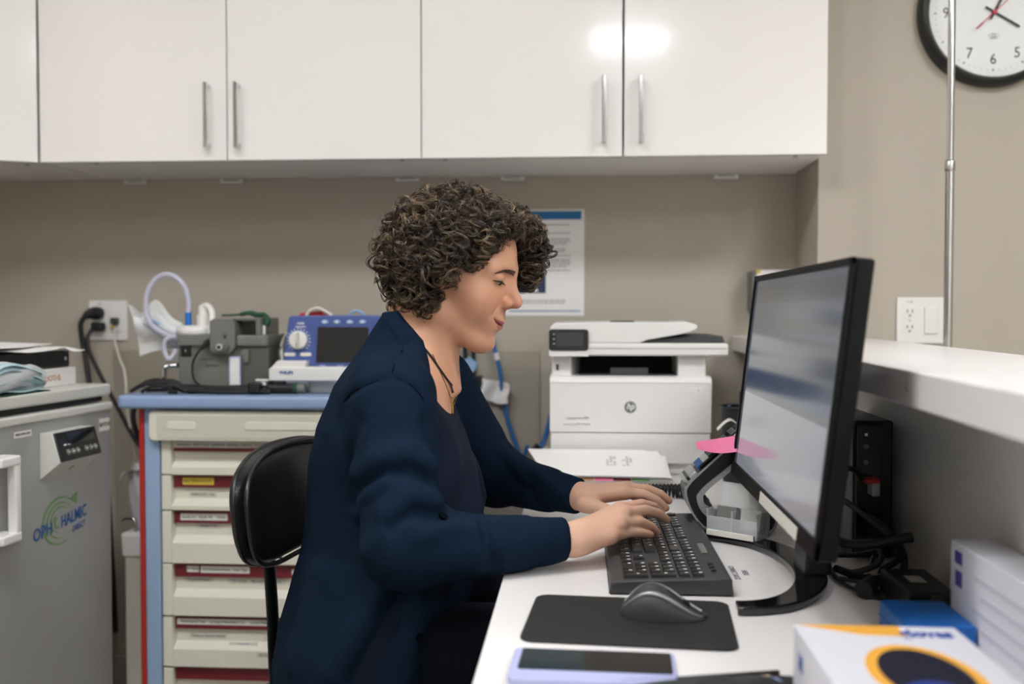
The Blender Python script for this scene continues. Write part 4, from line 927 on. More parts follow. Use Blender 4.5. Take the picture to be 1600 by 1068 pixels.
# keep the helix evenly sampled
o = thing('coiled_cord', 'coiled black telephone cord lying on the desk behind the hands', 'cord', (0.17, 2.05, DZ))
add('coil', B().tube(hel, 0.0024, 6), 'black_rubber', o)

# ================================================================== monitor
mo = thing('monitor', 'wide black desktop monitor seen from its side with a curved glossy stand', 'monitor', (0.33, 1.45, DZ))
tl = R(6.5); U = Vector((math.sin(tl), 0, math.cos(tl))); Rr = Vector((0, -1, 0)); N_ = Rr.cross(U)
MC = Vector((0.2765, 1.397, 1.0045)); MW, MH = 0.600, 0.334
mm = Matrix((Rr, U, N_)).transposed().to_4x4(); mm.translation = MC
def mpart(name, q, m_, par, **k):
    me = q.mesh(name); me.transform(mm); return add(name, me, m_, par, **k)
pan = mpart('panel', B().box((0, 0, -0.0125), (MW, MH, 0.021), 0.004, 3), 'monitor_black', mo)
bzl = B(); bt = 0.009
bzl.box((0, MH / 2 - bt / 2, 0), (MW, bt, 0.006), 0.0015).box((0, -MH / 2 + 0.011, 0), (MW, 0.022, 0.006), 0.0015)
bzl.box((-MW / 2 + bt / 2, 0, 0), (bt, MH, 0.006), 0.0015).box((MW / 2 - bt / 2, 0, 0), (bt, MH, 0.006), 0.0015)
mpart('bezel', bzl, 'monitor_black', mo)
sq = bmesh.new(); sw, s0, s1 = MW / 2 - bt, -MH / 2 + 0.022, MH / 2 - bt
vs = [sq.verts.new(mm @ Vector(p)) for p in ((-sw, s0, -0.0003), (sw, s0, -0.0003), (sw, s1, -0.0003), (-sw, s1, -0.0003))]
uvl = sq.loops.layers.uv.new('UVMap'); f_ = sq.faces.new(vs)
for l_, uv in zip(f_.loops, ((0, 0), (1, 0), (1, 1), (0, 1))): l_[uvl].uv = uv
sm = bpy.data.meshes.new('screen'); sq.to_mesh(sm); sq.free(); add('screen', sm, 'monitor_screen', mo)
mpart('back_cover', B().box((0.0, -0.01, -0.038), (0.36, 0.2, 0.032), 0.012, 3), 'monitor_black', mo)
mpart('chin_label', B().box((0.09, -MH / 2 + 0.010, 0.0034), (0.24, 0.016, 0.0006)), 'label_white', mo)
bp0, bp1 = [], []
for k in range(33):
    a = R(-92 + 180 * k / 32); bp0.append((0.203 + 0.150 * math.cos(a), 1.472 + 0.222 * math.sin(a))); bp1.append((0.203 + 0.104 * math.cos(a), 1.472 + 0.190 * math.sin(a)))
add('stand_foot', B().prism(bp0 + bp1[::-1], DZ + 0.001, DZ + 0.012, 'z', 0.0025), 'black_gloss', mo)
st = B().prism([(0.315, DZ + 0.011), (0.352, DZ + 0.011), (0.362, 0.95), (0.372, 1.02), (0.352, 1.03), (0.335, 0.95)], 1.41, 1.49, 'y', 0.006)
add('stand_neck', st, 'black_plastic', mo)
add('hinge', B().cyl((0.345, 1.40, 1.005), (0.345, 1.50, 1.005), 0.020, n=20), 'black_plastic', mo)
nt_ = thing('sticky_note', 'bright pink sticky note stuck to the far lower corner of the monitor', 'sticky note', (0.24, 1.69, 0.885))
def note(u, v):
    x = 0.263 - 0.066 * u; z = 0.877 + 0.024 * v * (1 - 0.62 * u) - 0.004 * math.sin(PI * u) * (1 - v) + 0.001 * u; return (x, 1.683 + 0.002 * math.sin(3 * u) + 0.05 * v * 0.5, z + 0.003 * u * u)
add('note', B().grid(note, 12, 6), 'pink_note', nt_)
# acrylic card holder
ac = thing('card_holder', 'clear acrylic business card holder standing beside the monitor foot', 'card holder', (0.265, 1.655, DZ + 0.012))
hz_ = DZ + 0.0125
rz_ = Matrix.Translation((0.262, 1.655, hz_)) @ Matrix.Rotation(R(-38), 4, 'Z')
def apart(name, q, m_, r=None):
    me = q.mesh(name); me.transform(rz_); return add(name, me, m_, ac)
apart('tray', B().box((0, 0, 0.003), (0.092, 0.05, 0.006), 0.001), 'acrylic')
apart('back_wall', B().box((0, 0.02, 0.042), (0.092, 0.003, 0.080), 0.001, rot=(R(-14), 0, 0)), 'acrylic')
apart('front_wall', B().box((0, -0.022, 0.016), (0.092, 0.003, 0.030), 0.001), 'acrylic')
for s_ in (-1, 0, 1): apart('divider', B().box((0.045 * s_, -0.002, 0.022), (0.003, 0.044, 0.042), 0.001), 'acrylic')
for s_, m_ in ((-1, 'mid_grey'), (1, 'pale_grey')): apart('card_stack', B().box((0.0225 * s_, 0.004, 0.027), (0.036, 0.012, 0.034), rot=(R(-14), 0, 0)), m_)
apart('name_strip', B().box((0.0, -0.0275, 0.005), (0.086, 0.006, 0.009), 0.001), 'label_white')
# letters printed on the desk label inside the foot
o = thing('desk_label', 'clear printed label stuck on the desk inside the monitor foot', 'label', (0.225, 1.45, DZ))
add('film', B().box((0.228, 1.46, DZ + 0.0004), (0.05, 0.09, 0.0006)), 'laminate_white', o)
for k, t_ in enumerate(('CONNECT DOCK', 'HERE')):
    letter('label_text', t_, 0.012, plane_m((0.225 + 0.016 * k, 1.46, DZ + 0.001), (0, -1, 0), (1, 0, 0)), 'ink_grey', o, maxw=0.075)

# ================================================================== keyboard
kb = thing('keyboard', 'black full size keyboard under the typing hands', 'keyboard', (0.123, 1.55, DZ))
KX0, KX1, KY0, KY1 = 0.040, 0.206, 1.335, 1.772
KT = DZ + 0.0205
add('case', B().prism([(KX0, DZ + 0.002), (KX0 + 0.003, KT - 0.004), (KX0 + 0.010, KT - 0.001), (KX1 - 0.01, KT + 0.005), (KX1 - 0.002, KT + 0.002), (KX1, DZ + 0.002)], KY0, KY1, 'y', 0.003), 'dark_grey', kb)
legend = MATS['white_ink']
kmeshes = {}
def key_mesh(w, d):
    k_ = (round(w, 4), round(d, 4))
    if k_ in kmeshes: return kmeshes[k_]
    hw, hd = w / 2 - 0.0011, d / 2 - 0.0011; h = 0.0062; t = 0.0016
    v = [(-hd, -hw, 0), (hd, -hw, 0), (hd, hw, 0), (-hd, hw, 0), (-hd + t, -hw + t, h), (hd - t, -hw + t, h), (hd - t, hw - t, h), (-hd + t, hw - t, h)]
    lx, ly = 0.001, hw - 0.0045
    v += [(lx, ly - 0.0022, h + 0.0002), (lx + 0.0045, ly - 0.0022, h + 0.0002), (lx + 0.0045, ly + 0.0016, h + 0.0002), (lx, ly + 0.0016, h + 0.0002)]
    me = bpy.data.meshes.new('key'); me.from_pydata(v, [], [(0, 3, 2, 1), (4, 5, 6, 7), (0, 1, 5, 4), (1, 2, 6, 5), (2, 3, 7, 6), (3, 0, 4, 7), (8, 9, 10, 11)])
    me.materials.append(M('black_plastic')); me.materials.append(legend); me.polygons[6].material_index = 1; kmeshes[k_] = me; return me
UNIT = 0.01865
def krow(items, r, d=1.0):
    u = 0.0
    for w in items:
        if w < 0: u += -w; continue
        tall = w > 50
        if tall: w -= 100
        dd = 2 if tall else 1
        x = KX0 + 0.0185 + UNIT * (r + (dd - 1) * -0.5 + 0.5); y = KY1 - 0.009 - UNIT * (u + w / 2)
        o = bpy.data.objects.new('key', key_mesh(w * UNIT, dd * UNIT)); COL.objects.link(o); o.parent = kb
        o.matrix_parent_inverse = Matrix.Translation(kb.location).inverted()
        o.location = (x, y, KT - 0.0035 + (x - KX0) * 0.036); o.rotation_euler = (0, -0.03, 0); u += w
krow([1, -1, 1, 1, 1, 1, -.5, 1, 1, 1, 1, -.5, 1, 1, 1, 1, -.25, 1, 1, 1, -.25, 1, 1, 1, 1], 5)
krow([1] * 13 + [2, -.25, 1, 1, 1, -.25, 1, 1, 1, 1], 4)
krow([1.5] + [1] * 12 + [1.5, -.25, 1, 1, 1, -.25, 1, 1, 1, 101], 3 - 0.0)
krow([1.75] + [1] * 11 + [2.25, -.25, -3, -.25, 1, 1, 1], 2)
krow([2.25] + [1] * 10 + [2.75, -.25, -1, 1, -1, -.25, 1, 1, 1, 101], 1)
krow([1.25, 1.25, 1.25, 6.25, 1.25, 1.25, 1.25, 1.25, -.25, 1, 1, 1, -.25, 2, 1], 0)
for k in range(3):
    add('media_key', B().box((KX1 - 0.022, KY0 + 0.04 + 0.017 * k, KT + 0.006), (0.007, 0.010, 0.003), 0.001), 'black_plastic', kb)
for k in range(3):
    add('media_key', B().box((KX1 - 0.018, KY1 - 0.03 - 0.017 * k, KT + 0.006), (0.007, 0.010, 0.003), 0.001), 'black_plastic', kb)
add('volume_bar', B().box((KX1 - 0.022, 1.50, KT + 0.0055), (0.010, 0.055, 0.004), 0.0015), 'mid_grey', kb)
add('foot', B().box((KX1 - 0.03, KY0 + 0.05, DZ + 0.0015), (0.03, 0.02, 0.003)), 'black_rubber', kb); add('foot', B().box((KX0 + 0.03, KY1 - 0.05, DZ + 0.0015), (0.03, 0.02, 0.003)), 'black_rubber', kb)

# ================================================================== mouse pad and mouse
mpd = thing('mouse_pad', 'dark grey rectangular mouse pad with rounded corners on the desk', 'mouse pad', (0.0615, 1.2195, DZ), rot=(0, 0, R(-4.2)), local=True)
add('pad', B().prism(rrect(-0.125, 0.125, -0.094, 0.094, 0.018, 6), 0.0005, 0.0035, 'z', 0.0008), 'black_matte', mpd)
ms = thing('mouse', 'black wireless mouse resting on the mouse pad', 'mouse', (0.104, 1.238, DZ + 0.0036), rot=(0, 0, R(-5)), local=True)
def mouse_shell(u, v, top=1.0, inset=0.0):
    s = u * 2 - 1; a = PI * v
    w = 0.031 * math.sqrt(max(0, 1 - abs(s) ** 2.6)) * (1.0 + 0.06 * s * s) - inset
    hh = (0.039 * math.exp(-((s + 0.30) / 0.85) ** 2)) * max(0, 1 - abs(s) ** 3.2) ** 0.5 * top
    return (0.054 * s, -w * math.cos(a), 0.0008 + hh * math.sin(a) ** 0.7)
add('shell', B().grid(lambda u, v: mouse_shell(u, v), 30, 22), 'dark_grey', ms)
add('base', B().prism([(0.053 * math.cos(R(10 * k)) * 1.0, 0.0295 * math.sin(R(10 * k))) for k in range(36)], 0.0, 0.004, 'z'), 'black_plastic', ms)
for s_ in (-1, 1):
    pth = []
    for i in range(25):
        u = 0.06 + 0.88 * i / 24; p = mouse_shell(u, 0.26 if s_ < 0 else 0.74); pth.append((p[0], p[1] * 1.01, p[2] + 0.0005))
    add('gloss_rim', B().tube(pth, [0.0012 + 0.0022 * math.sin(PI * i / 24) for i in range(25)], 8), 'silver_paint', ms)
add('button_gap', B().tube([tuple(Vector(mouse_shell(0.55 + 0.4 * i / 10, 0.5)) + Vector((0, 0, 0.0002))) for i in range(11)], 0.0009, 6), 'black_plastic', ms)
p = mouse_shell(0.74, 0.5); add('scroll_wheel', B().cyl((p[0], -0.004, p[2] - 0.004), (p[0], 0.004, p[2] - 0.004), 0.0075, n=20), 'black_rubber', ms)

# ================================================================== phone, pouch and boxes in front
cph = thing('smartphone', 'dark smartphone in a lavender case lying in front of the mouse pad', 'phone', (0.0145, 1.044, DZ), rot=(0, 0, R(-2.4)), local=True)
add('case', B().prism(rrect(-0.087, 0.087, -0.048, 0.046, 0.008), 0.0005, 0.009, 'z', 0.002), 'lavender', cph)
add('glass', B().prism(rrect(-0.078, 0.083, -0.022, 0.041, 0.003), 0.009, 0.0098, 'z'), 'phone_glass', cph)
add('teal_half', B().prism(rrect(-0.0765, -0.012, -0.0205, 0.0395, 0.002), 0.0098, 0.0100, 'z'), 'phone_glass_teal', cph)  # teal left part of the glass
def pouch_mat():
    m = mat('pouch_pattern', (40, 40, 44), 0.8, noise=0.3, scale=60); nt = m.node_tree; b = nt.nodes['Principled BSDF']
    tc = nt.nodes.new('ShaderNodeTexCoord'); v = nt.nodes.new('ShaderNodeTexVoronoi'); v.inputs['Scale'].default_value = 55
    nt.links.new(tc.outputs['Object'], v.inputs['Vector'])
    cr = nt.nodes.new('ShaderNodeValToRGB'); cr.color_ramp.interpolation = 'CONSTANT'; el = cr.color_ramp.elements
    el[0].position = 0; el[0].color = (*srgb(34, 36, 38), 1); el[1].position = 0.55; el[1].color = (*srgb(52, 54, 56), 1)
    for pos, c in ((0.70, (160, 60, 70)), (0.76, (44, 60, 50)), (0.84, (150, 170, 210)), (0.9, (60, 60, 60)), (0.95, (196, 170, 130))):
        e = el.new(pos); e.color = (*srgb(*c), 1)
    sp = nt.nodes.new('ShaderNodeSeparateColor'); nt.links.new(v.outputs['Color'], sp.inputs[0])
    nt.links.new(sp.outputs[0], cr.inputs[0]); nt.links.new(cr.outputs[0], b.inputs['Base Color'])
pouch_mat()
po = thing('pencil_pouch', 'dark patterned fabric pouch at the bottom edge of the desk', 'pouch', (0.15, 0.982, DZ), rot=(0, 0, R(14)), local=True)
add('fabric', B().grid(lambda u, v: (-0.115 + 0.20 * u, -0.05 + 0.095 * v, 0.0008 + 0.016 * (max(0.0, math.sin(PI * u) * math.sin(PI * v))) ** 0.45), 20, 16).prism(rrect(-0.115, 0.085, -0.05, 0.045, 0.004), 0.0003, 0.001, 'z'), 'pouch_pattern', po)
add('zip', B().box((-0.015, 0.0425, 0.006), (0.17, 0.004, 0.006), 0.001), 'black_plastic', po)

gl = thing('glove_box', 'white and orange glove box with a dark oval opening lying on the desk', 'box', (0.29, 0.88, DZ))
GX0, GX1, GY0, GY1, GZ = 0.213, 0.369, 0.755, 1.000, 0.800
add('carton', B().span((GX0, GY0, DZ + 0.001), (GX1, GY1, GZ), 0.0015), 'box_white', gl)
ov = lambda rx_, ry_: [(0.296 + rx_ * math.cos(2 * PI * k / 40), 0.862 + ry_ * math.sin(2 * PI * k / 40)) for k in range(40)]
add('orange_border', B().prism(ov(0.047, 0.079), GZ - 0.0002, GZ + 0.0006, 'z'), 'box_orange', gl)
add('opening', B().prism(ov(0.037, 0.066), GZ + 0.0004, GZ + 0.0012, 'z'), 'glove_navy', gl)
add('glove', B().ball((0.292, 0.822, GZ + 0.0012), 0.02, 16, (1.3, 1.3, 0.12)), 'glove_blue', gl)
add('corner_band', B().prism([(GX0 + 0.004, GY1 - 0.002), (GX0 + 0.10, GY1 - 0.002), (GX0 + 0.10, GY1 - 0.032), (GX0 + 0.06, GY1 - 0.030)], GZ - 0.0002, GZ + 0.0005, 'z'), 'box_orange', gl)
letter('lettering', 'gloves', 0.030, plane_m((0.333, 0.975, GZ + 0.0006), (1, 0, 0), (0, 1, 0)), 'box_blue', gl, bold=0.001, maxw=0.05)
letter('lettering', 'M', 0.022, plane_m((GX0 - 0.0004, 0.965, 0.772), (0, -1, 0), (0, 0, 1)), 'box_blue', gl, bold=0.001)
letter('lettering', 'nitrile', 0.02, plane_m((GX0 - 0.0004, 0.88, 0.758), (0, -1, 0), (0, 0, 1)), 'box_blue', gl)
ub = thing('glove_box', 'white box with violet print standing on edge against the counter panel', 'box', (0.453, 1.07, DZ))
UX0, UX1, UY0, UY1, UZ = 0.434, 0.485, 0.945, 1.190, 0.845
add('carton', B().span((UX0, UY0, DZ + 0.001), (UX1, UY1, UZ), 0.0015), 'box_white', ub)
for (y0, y1, z0, z1) in ((1.155, 1.176, 0.822, 0.836), (1.155, 1.174, 0.796, 0.814)):
    add('violet_mark', B().span((UX0 - 0.0006, y0, z0), (UX0, y1, z1)), 'box_violet', ub)
mat('faint_print', (208, 206, 218), 0.6, noise=0.05)
for k in range(4):
    add('print_line', B().span((UX0 - 0.0006, 0.99, 0.815 - 0.018 * k), (UX0, 1.12 - 0.02 * (k % 2), 0.822 - 0.018 * k)), 'faint_print', ub)
bb_ = thing('blue_box', 'flat bright blue box lying between the glove boxes and the black adapters', 'box', (0.38, 1.17, DZ))
add('carton', B().span((0.357, 1.105, DZ + 0.001), (0.432, 1.205, 0.768), 0.002), 'strong_blue', bb_)
add('lid_edge', B().span((0.356, 1.104, 0.750), (0.4325, 1.206, 0.752), 0.0005), 'cord_blue', bb_)

# ================================================================== mini computer and cables behind the monitor
pc = thing('mini_computer', 'black mini computer standing upright behind the monitor with a red usb stick', 'computer', (0.448, 1.62, DZ))
add('case', B().span((0.418, 1.55, DZ + 0.004), (0.478, 1.75, 0.945), 0.004), 'black_plastic', pc)
add('front_panel', B().span((0.421, 1.546, DZ + 0.01), (0.462, 1.551, 0.940), 0.002), 'black_gloss', pc)
add('stand', B().span((0.408, 1.57, DZ + 0.0005), (0.484, 1.73, DZ + 0.006), 0.001), 'black_plastic', pc)
for z_ in (0.906, 0.882): add('audio_jack', B().lathe([(0.004, 0), (0.004, 0.001)], (0.436, 1.546, z_), 14, mY), 'mid_grey', pc)
add('power_light', B().box((0.436, 1.5455, 0.924), (0.004, 0.001, 0.004)), 'white_plastic', pc)
us = thing('usb_stick', 'red and silver usb stick plugged into the mini computer', 'usb stick', (0.441, 1.53, 0.848))
add('stick', B().box((0.444, 1.532, 0.845), (0.012, 0.027, 0.022), 0.002), 'silver_paint', us); add('stick_cap', B().box((0.4395, 1.532, 0.856), (0.02, 0.027, 0.008), 0.002), 'red_plastic', us)
cb_ = thing('cable_tangle', 'tangle of black computer cables on the desk behind the monitor', 'cables', (0.40, 1.45, DZ))
rs = random.Random(3)
CT_ = [[(0.436, 1.545, 0.80), (0.44, 1.50, 0.80), (0.452, 1.45, 0.785), (0.455, 1.42, 0.76), (0.44, 1.41, 0.742), (0.40, 1.42, 0.738), (0.37, 1.46, 0.74)],
       [(0.345, 1.44, 0.86), (0.38, 1.42, 0.84), (0.43, 1.41, 0.80), (0.45, 1.42, 0.77), (0.43, 1.44, 0.745), (0.38, 1.42, 0.738)],
       [(0.355, 1.47, 0.80), (0.37, 1.43, 0.785), (0.405, 1.40, 0.79), (0.44, 1.39, 0.80), (0.455, 1.39, 0.802)],
       [(0.44, 1.54, 0.77), (0.43, 1.48, 0.76), (0.40, 1.40, 0.745), (0.39, 1.35, 0.737), (0.42, 1.31, 0.737), (0.44, 1.34, 0.737), (0.41, 1.38, 0.739)],
       [(0.37, 1.50, 0.74), (0.36, 1.42, 0.738), (0.372, 1.36, 0.736), (0.40, 1.33, 0.736), (0.39, 1.38, 0.74), (0.36, 1.40, 0.741)],
       [(0.35, 1.45, 0.90), (0.40, 1.48, 0.88), (0.42, 1.52, 0.86), (0.43, 1.545, 0.86)],
       [(0.36, 1.52, 0.745), (0.40, 1.46, 0.76), (0.42, 1.42, 0.775), (0.41, 1.39, 0.765), (0.38, 1.40, 0.75), (0.37, 1.44, 0.745)]]
for k, pts in enumerate(CT_): add('cable', B().tube(smooth_path(pts, 10), (0.0055, 0.0045, 0.007, 0.003, 0.003, 0.004, 0.004)[k], 8), 'black_rubber', cb_)
add('plug_head', B().cyl((0.375, 1.335, DZ + 0.013), (0.395, 1.365, DZ + 0.016), 0.012, 0.010, n=16), 'black_rubber', cb_)
add('cable_tag', B().box((0.405, 1.405, 0.752), (0.022, 0.004, 0.012), rot=(0.3, 0.2, 0.5)), 'label_white', cb_)
ad = thing('power_adapter', 'black power adapter brick with small label beside the standing glove box', 'adapter', (0.44, 1.3, DZ))
add('brick', B().box((0.432, 1.30, DZ + 0.020), (0.062, 0.115, 0.036), 0.006, 3), 'black_plastic', ad); add('label', B().box((0.43, 1.30, DZ + 0.0384), (0.02, 0.03, 0.0006)), 'pale_grey', ad)
ad = thing('power_adapter', 'second rounded black adapter lying nearer the standing glove box', 'adapter', (0.45, 1.22, DZ))
add('brick', B().box((0.452, 1.222, DZ + 0.021), (0.055, 0.036, 0.040), 0.012, 3), 'black_matte', ad)

# ================================================================== chair
ch = thing('task_chair', 'black padded task chair with a slim back support bar under the woman', 'chair', (-0.345, 1.62, 0), rot=(0, 0, R(-9)), local=True)
def backpad(side):
    def f(u, v):
        a = 2 * PI * u; rho = v
        c, s = math.cos(a), math.sin(a)
        n_ = 3.2; k = (abs(c) ** n_ + abs(s) ** n_) ** (-1 / n_)
        y = 0.205 * rho * k * c; z = 0.086 * rho * k * s
        y *= 1 + 0.10 * (z / 0.1); z += 0.012 * (1 - (y / 0.2) ** 2) * (1 if z > 0 else -0.4)
        th = 0.026 * (1 - rho ** 5) ** 0.5 * side
        return (-0.155 + th + 0.55 * y * y - 0.06 * z, y, 0.795 + z)
    return f
bk = B().grid(backpad(1), 64, 12); bk.grid(backpad(-1), 64, 12)
bmesh.ops.remove_doubles(bk.bm, verts=bk.bm.verts[:], dist=0.0004)
bko = add('backrest', bk, 'black_leather', ch, smooth=70)
for off_ in (0.011, -0.011):
    rim = [Vector(backpad(1)(k / 64, 0.985)) + Vector((off_, 0, 0)) for k in range(64)]
    add('piping', B().tube(rim, 0.0042, 8, closed=True), 'black_leather', bko)
add('back_bar', B().tube(smooth_path([(-0.185, 0.0, 0.80), (-0.185, 0.0, 0.72), (-0.178, 0.0, 0.60), (-0.172, 0, 0.47), (-0.150, 0, 0.415), (-0.05, 0, 0.40), (0.0, 0, 0.40)], 8), 0.017, 12, flat=0.45), 'black_plastic', ch)
add('bar_bolt', B().cyl((-0.168, -0.004, 0.70), (-0.160, -0.004, 0.70), 0.006, n=12), 'chrome', ch)
add('seat', B().lathe([(0.17, 0.415), (0.205, 0.425), (0.213, 0.445), (0.205, 0.466), (0.16, 0.478), (0.001, 0.480)], (0.0, 0, 0), 40), 'black_leather', ch)
add('gas_column', B().cyl((0, 0, 0.10), (0, 0, 0.41), 0.025, n=20), 'chrome', ch)
for k in range(5):
    a = R(72 * k + 30); add('base_leg', B().tube([(0, 0, 0.115), (0.15 * math.cos(a), 0.15 * math.sin(a), 0.10), (0.27 * math.cos(a), 0.27 * math.sin(a), 0.075)], [0.026, 0.02, 0.014], 10), 'black_plastic', ch)
    q = B().cyl((0.27 * math.cos(a) - 0.02 * math.sin(a), 0.27 * math.sin(a) + 0.02 * math.cos(a), 0.03), (0.27 * math.cos(a) + 0.02 * math.sin(a), 0.27 * math.sin(a) - 0.02 * math.cos(a), 0.03), 0.0295, n=18); add('caster', q, 'black_rubber', ch)

# ================================================================== the woman
# ---- implicit surfaces: every shape is a distance field, fields are blended and turned into one closed skin
f32 = np.float32
def vlen(a): return np.sqrt((a * a).sum(-1))
def s_caps(P, a, b, ra, rb):
    a = np.asarray(a, f32); b = np.asarray(b, f32); ab = b - a
    t = np.clip(((P - a) @ ab) / max(float(ab @ ab), 1e-9), 0, 1)
    return vlen(P - (a + t[:, None] * ab)) - (ra + (rb - ra) * t)
def s_ell(P, c, r):
    q = P - np.asarray(c, f32); r = np.asarray(r, f32)
    k0 = vlen(q / r); k1 = vlen(q / (r * r)); return k0 * (k0 - 1) / np.maximum(k1, 1e-6)
def smin(a, b, k):
    h = np.clip(0.5 + 0.5 * (b - a) / k, 0, 1); return b + (a - b) * h - k * h * (1 - h)
def smax(a, b, k): return -smin(-a, -b, k)
def chain(P, pts, rad, k=0.0):
    d = None
    for i in range(len(pts) - 1):
        e = s_caps(P, pts[i], pts[i + 1], rad[i], rad[i + 1]); d = e if d is None else (np.minimum(d, e) if not k else smin(d, e, k))
    return d
def nets(f, lo, hi, h, project=2):
    ax = [np.arange(lo[i], hi[i] + h, h, dtype=f32) for i in range(3)]; n = [len(a) for a in ax]
    F = np.empty(n, f32); YY, ZZ = np.meshgrid(ax[1], ax[2], indexing='ij'); yz = np.stack([YY.ravel(), ZZ.ravel()], -1)
    step = max(1, 400000 // len(yz))
    for i in range(0, n[0], step):
        xs = ax[0][i:i + step]; P = np.empty((len(xs), len(yz), 3), f32); P[:, :, 0] = xs[:, None]; P[:, :, 1:] = yz
        F[i:i + step] = f(P.reshape(-1, 3)).reshape(len(xs), n[1], n[2])
    Sg = F < 0; m = [k - 1 for k in n]
    off = [(a, b, c) for a in (0, 1) for b in (0, 1) for c in (0, 1)]
    sub = lambda A, o: A[o[0]:o[0] + m[0], o[1]:o[1] + m[1], o[2]:o[2] + m[2]]
    cnt = sum(sub(Sg, o).astype(np.int8) for o in off); act = (cnt > 0) & (cnt < 8)
    idx = -np.ones(m, np.int64); I = np.argwhere(act); idx[act] = np.arange(len(I))
    acc = np.zeros((len(I), 3)); num = np.zeros(len(I))
    for a in range(3):
        for o in off:
            if o[a]: continue
            o2_ = list(o); o2_[a] = 1
            f0 = F[I[:, 0] + o[0], I[:, 1] + o[1], I[:, 2] + o[2]]; f1 = F[I[:, 0] + o2_[0], I[:, 1] + o2_[1], I[:, 2] + o2_[2]]
            cr = (f0 < 0) != (f1 < 0); t = np.where(cr, f0 / np.where(cr, f0 - f1, 1), 0)
            p = np.tile(np.array(o, float), (len(I), 1)); p[:, a] = t; acc += p * cr[:, None]; num += cr
    V = (I + acc / num[:, None]) * h + np.array(lo)
    Q = []
    for a in range(3):
        b, c = (a + 1) % 3, (a + 2) % 3
        sl0 = [slice(1, m[i]) for i in range(3)]; sl0[a] = slice(0, m[a]); s1 = list(sl0); s1[a] = slice(1, m[a] + 1)
        A0 = Sg[tuple(sl0)]; A1 = Sg[tuple(s1)]
        E_ = np.argwhere(A0 != A1)
        if not len(E_): continue
        base = E_.copy(); base[:, b] += 1; base[:, c] += 1
        ins = A0[E_[:, 0], E_[:, 1], E_[:, 2]]
        def g(db, dc):
            q = base.copy(); q[:, b] -= db; q[:, c] -= dc; return idx[q[:, 0], q[:, 1], q[:, 2]]
        q = np.stack([g(1, 1), g(0, 1), g(0, 0), g(1, 0)], -1); q[~ins] = q[~ins][:, ::-1]; Q.append(q)
    Q = np.concatenate(Q); Q = Q[(Q >= 0).all(1)]
    V = V.astype(f32); e = f32(h * 0.3)
    for _ in range(project):
        d = f(V); g_ = np.stack([f(V + np.eye(3, dtype=f32)[i] * e) - f(V - np.eye(3, dtype=f32)[i] * e) for i in range(3)], -1) / (2 * e)
        gl_ = np.maximum((g_ * g_).sum(-1), 0.3); V = V - np.clip(d / gl_, -h * .6, h * .6)[:, None] * g_
    return V, Q
def np_mesh(name, V, Q, colors=None):
    me = bpy.data.meshes.new(name); Q = np.asarray(Q); k = Q.shape[1]
    me.vertices.add(len(V)); me.vertices.foreach_set('co', np.asarray(V, f32).ravel())
    me.loops.add(Q.size); me.loops.foreach_set('vertex_index', Q.ravel().astype(np.int32))
    me.polygons.add(len(Q)); me.polygons.foreach_set('loop_start', np.arange(0, Q.size, k, dtype=np.int32))
    me.polygons.foreach_set('use_smooth', np.ones(len(Q), bool)); me.update(calc_edges=True)
    if colors is not None:
        at = me.color_attributes.new('tint', 'FLOAT_COLOR', 'POINT'); c = np.ones((len(V), 4), f32); c[:, :3] = colors; at.data.foreach_set('color', c.ravel())
    return me
def attr_mat(name, rough, sss=0.0, spec=0.5, bump=0.0, bscale=300, sheen=0.0, noise=0.0):
    m = bpy.data.materials.new(name); m.use_nodes = True; nt = m.node_tree; b = nt.nodes['Principled BSDF']
    a = nt.nodes.new('ShaderNodeAttribute'); a.attribute_name = 'tint'; src = a.outputs['Color']
    tc = nt.nodes.new('ShaderNodeTexCoord')
    if noise:
        n = nt.nodes.new('ShaderNodeTexNoise'); n.inputs['Scale'].default_value = 45; n.inputs['Detail'].default_value = 4; nt.links.new(tc.outputs['Object'], n.inputs['Vector'])
        mr = nt.nodes.new('ShaderNodeMapRange'); mr.inputs['To Min'].default_value = 1 - noise; mr.inputs['To Max'].default_value = 1 + noise; nt.links.new(n.outputs['Fac'], mr.inputs[0])
        vm = nt.nodes.new('ShaderNodeVectorMath'); vm.operation = 'SCALE'; nt.links.new(src, vm.inputs[0]); nt.links.new(mr.outputs[0], vm.inputs['Scale']); src = vm.outputs[0]
    nt.links.new(src, b.inputs['Base Color']); b.inputs['Roughness'].default_value = rough; b.inputs['Specular IOR Level'].default_value = spec
    if sss:
        b.inputs['Subsurface Weight'].default_value = sss; b.inputs['Subsurface Radius'].default_value = (1.0, 0.35, 0.2); b.inputs['Subsurface Scale'].default_value = 0.005
    if bump:
        n2 = nt.nodes.new('ShaderNodeTexNoise'); n2.inputs['Scale'].default_value = bscale; nt.links.new(tc.outputs['Object'], n2.inputs['Vector'])
        bp = nt.nodes.new('ShaderNodeBump'); bp.inputs['Strength'].default_value = bump; bp.inputs['Distance'].default_value = 0.001; nt.links.new(n2.outputs['Fac'], bp.inputs['Height']); nt.links.new(bp.outputs[0], b.inputs['Normal'])
    MATS[name] = m
attr_mat('skin', 0.45, sss=0.12, spec=0.4, bump=0.12, bscale=900, noise=0.05)
attr_mat('hair_strand', 0.38, spec=0.45)

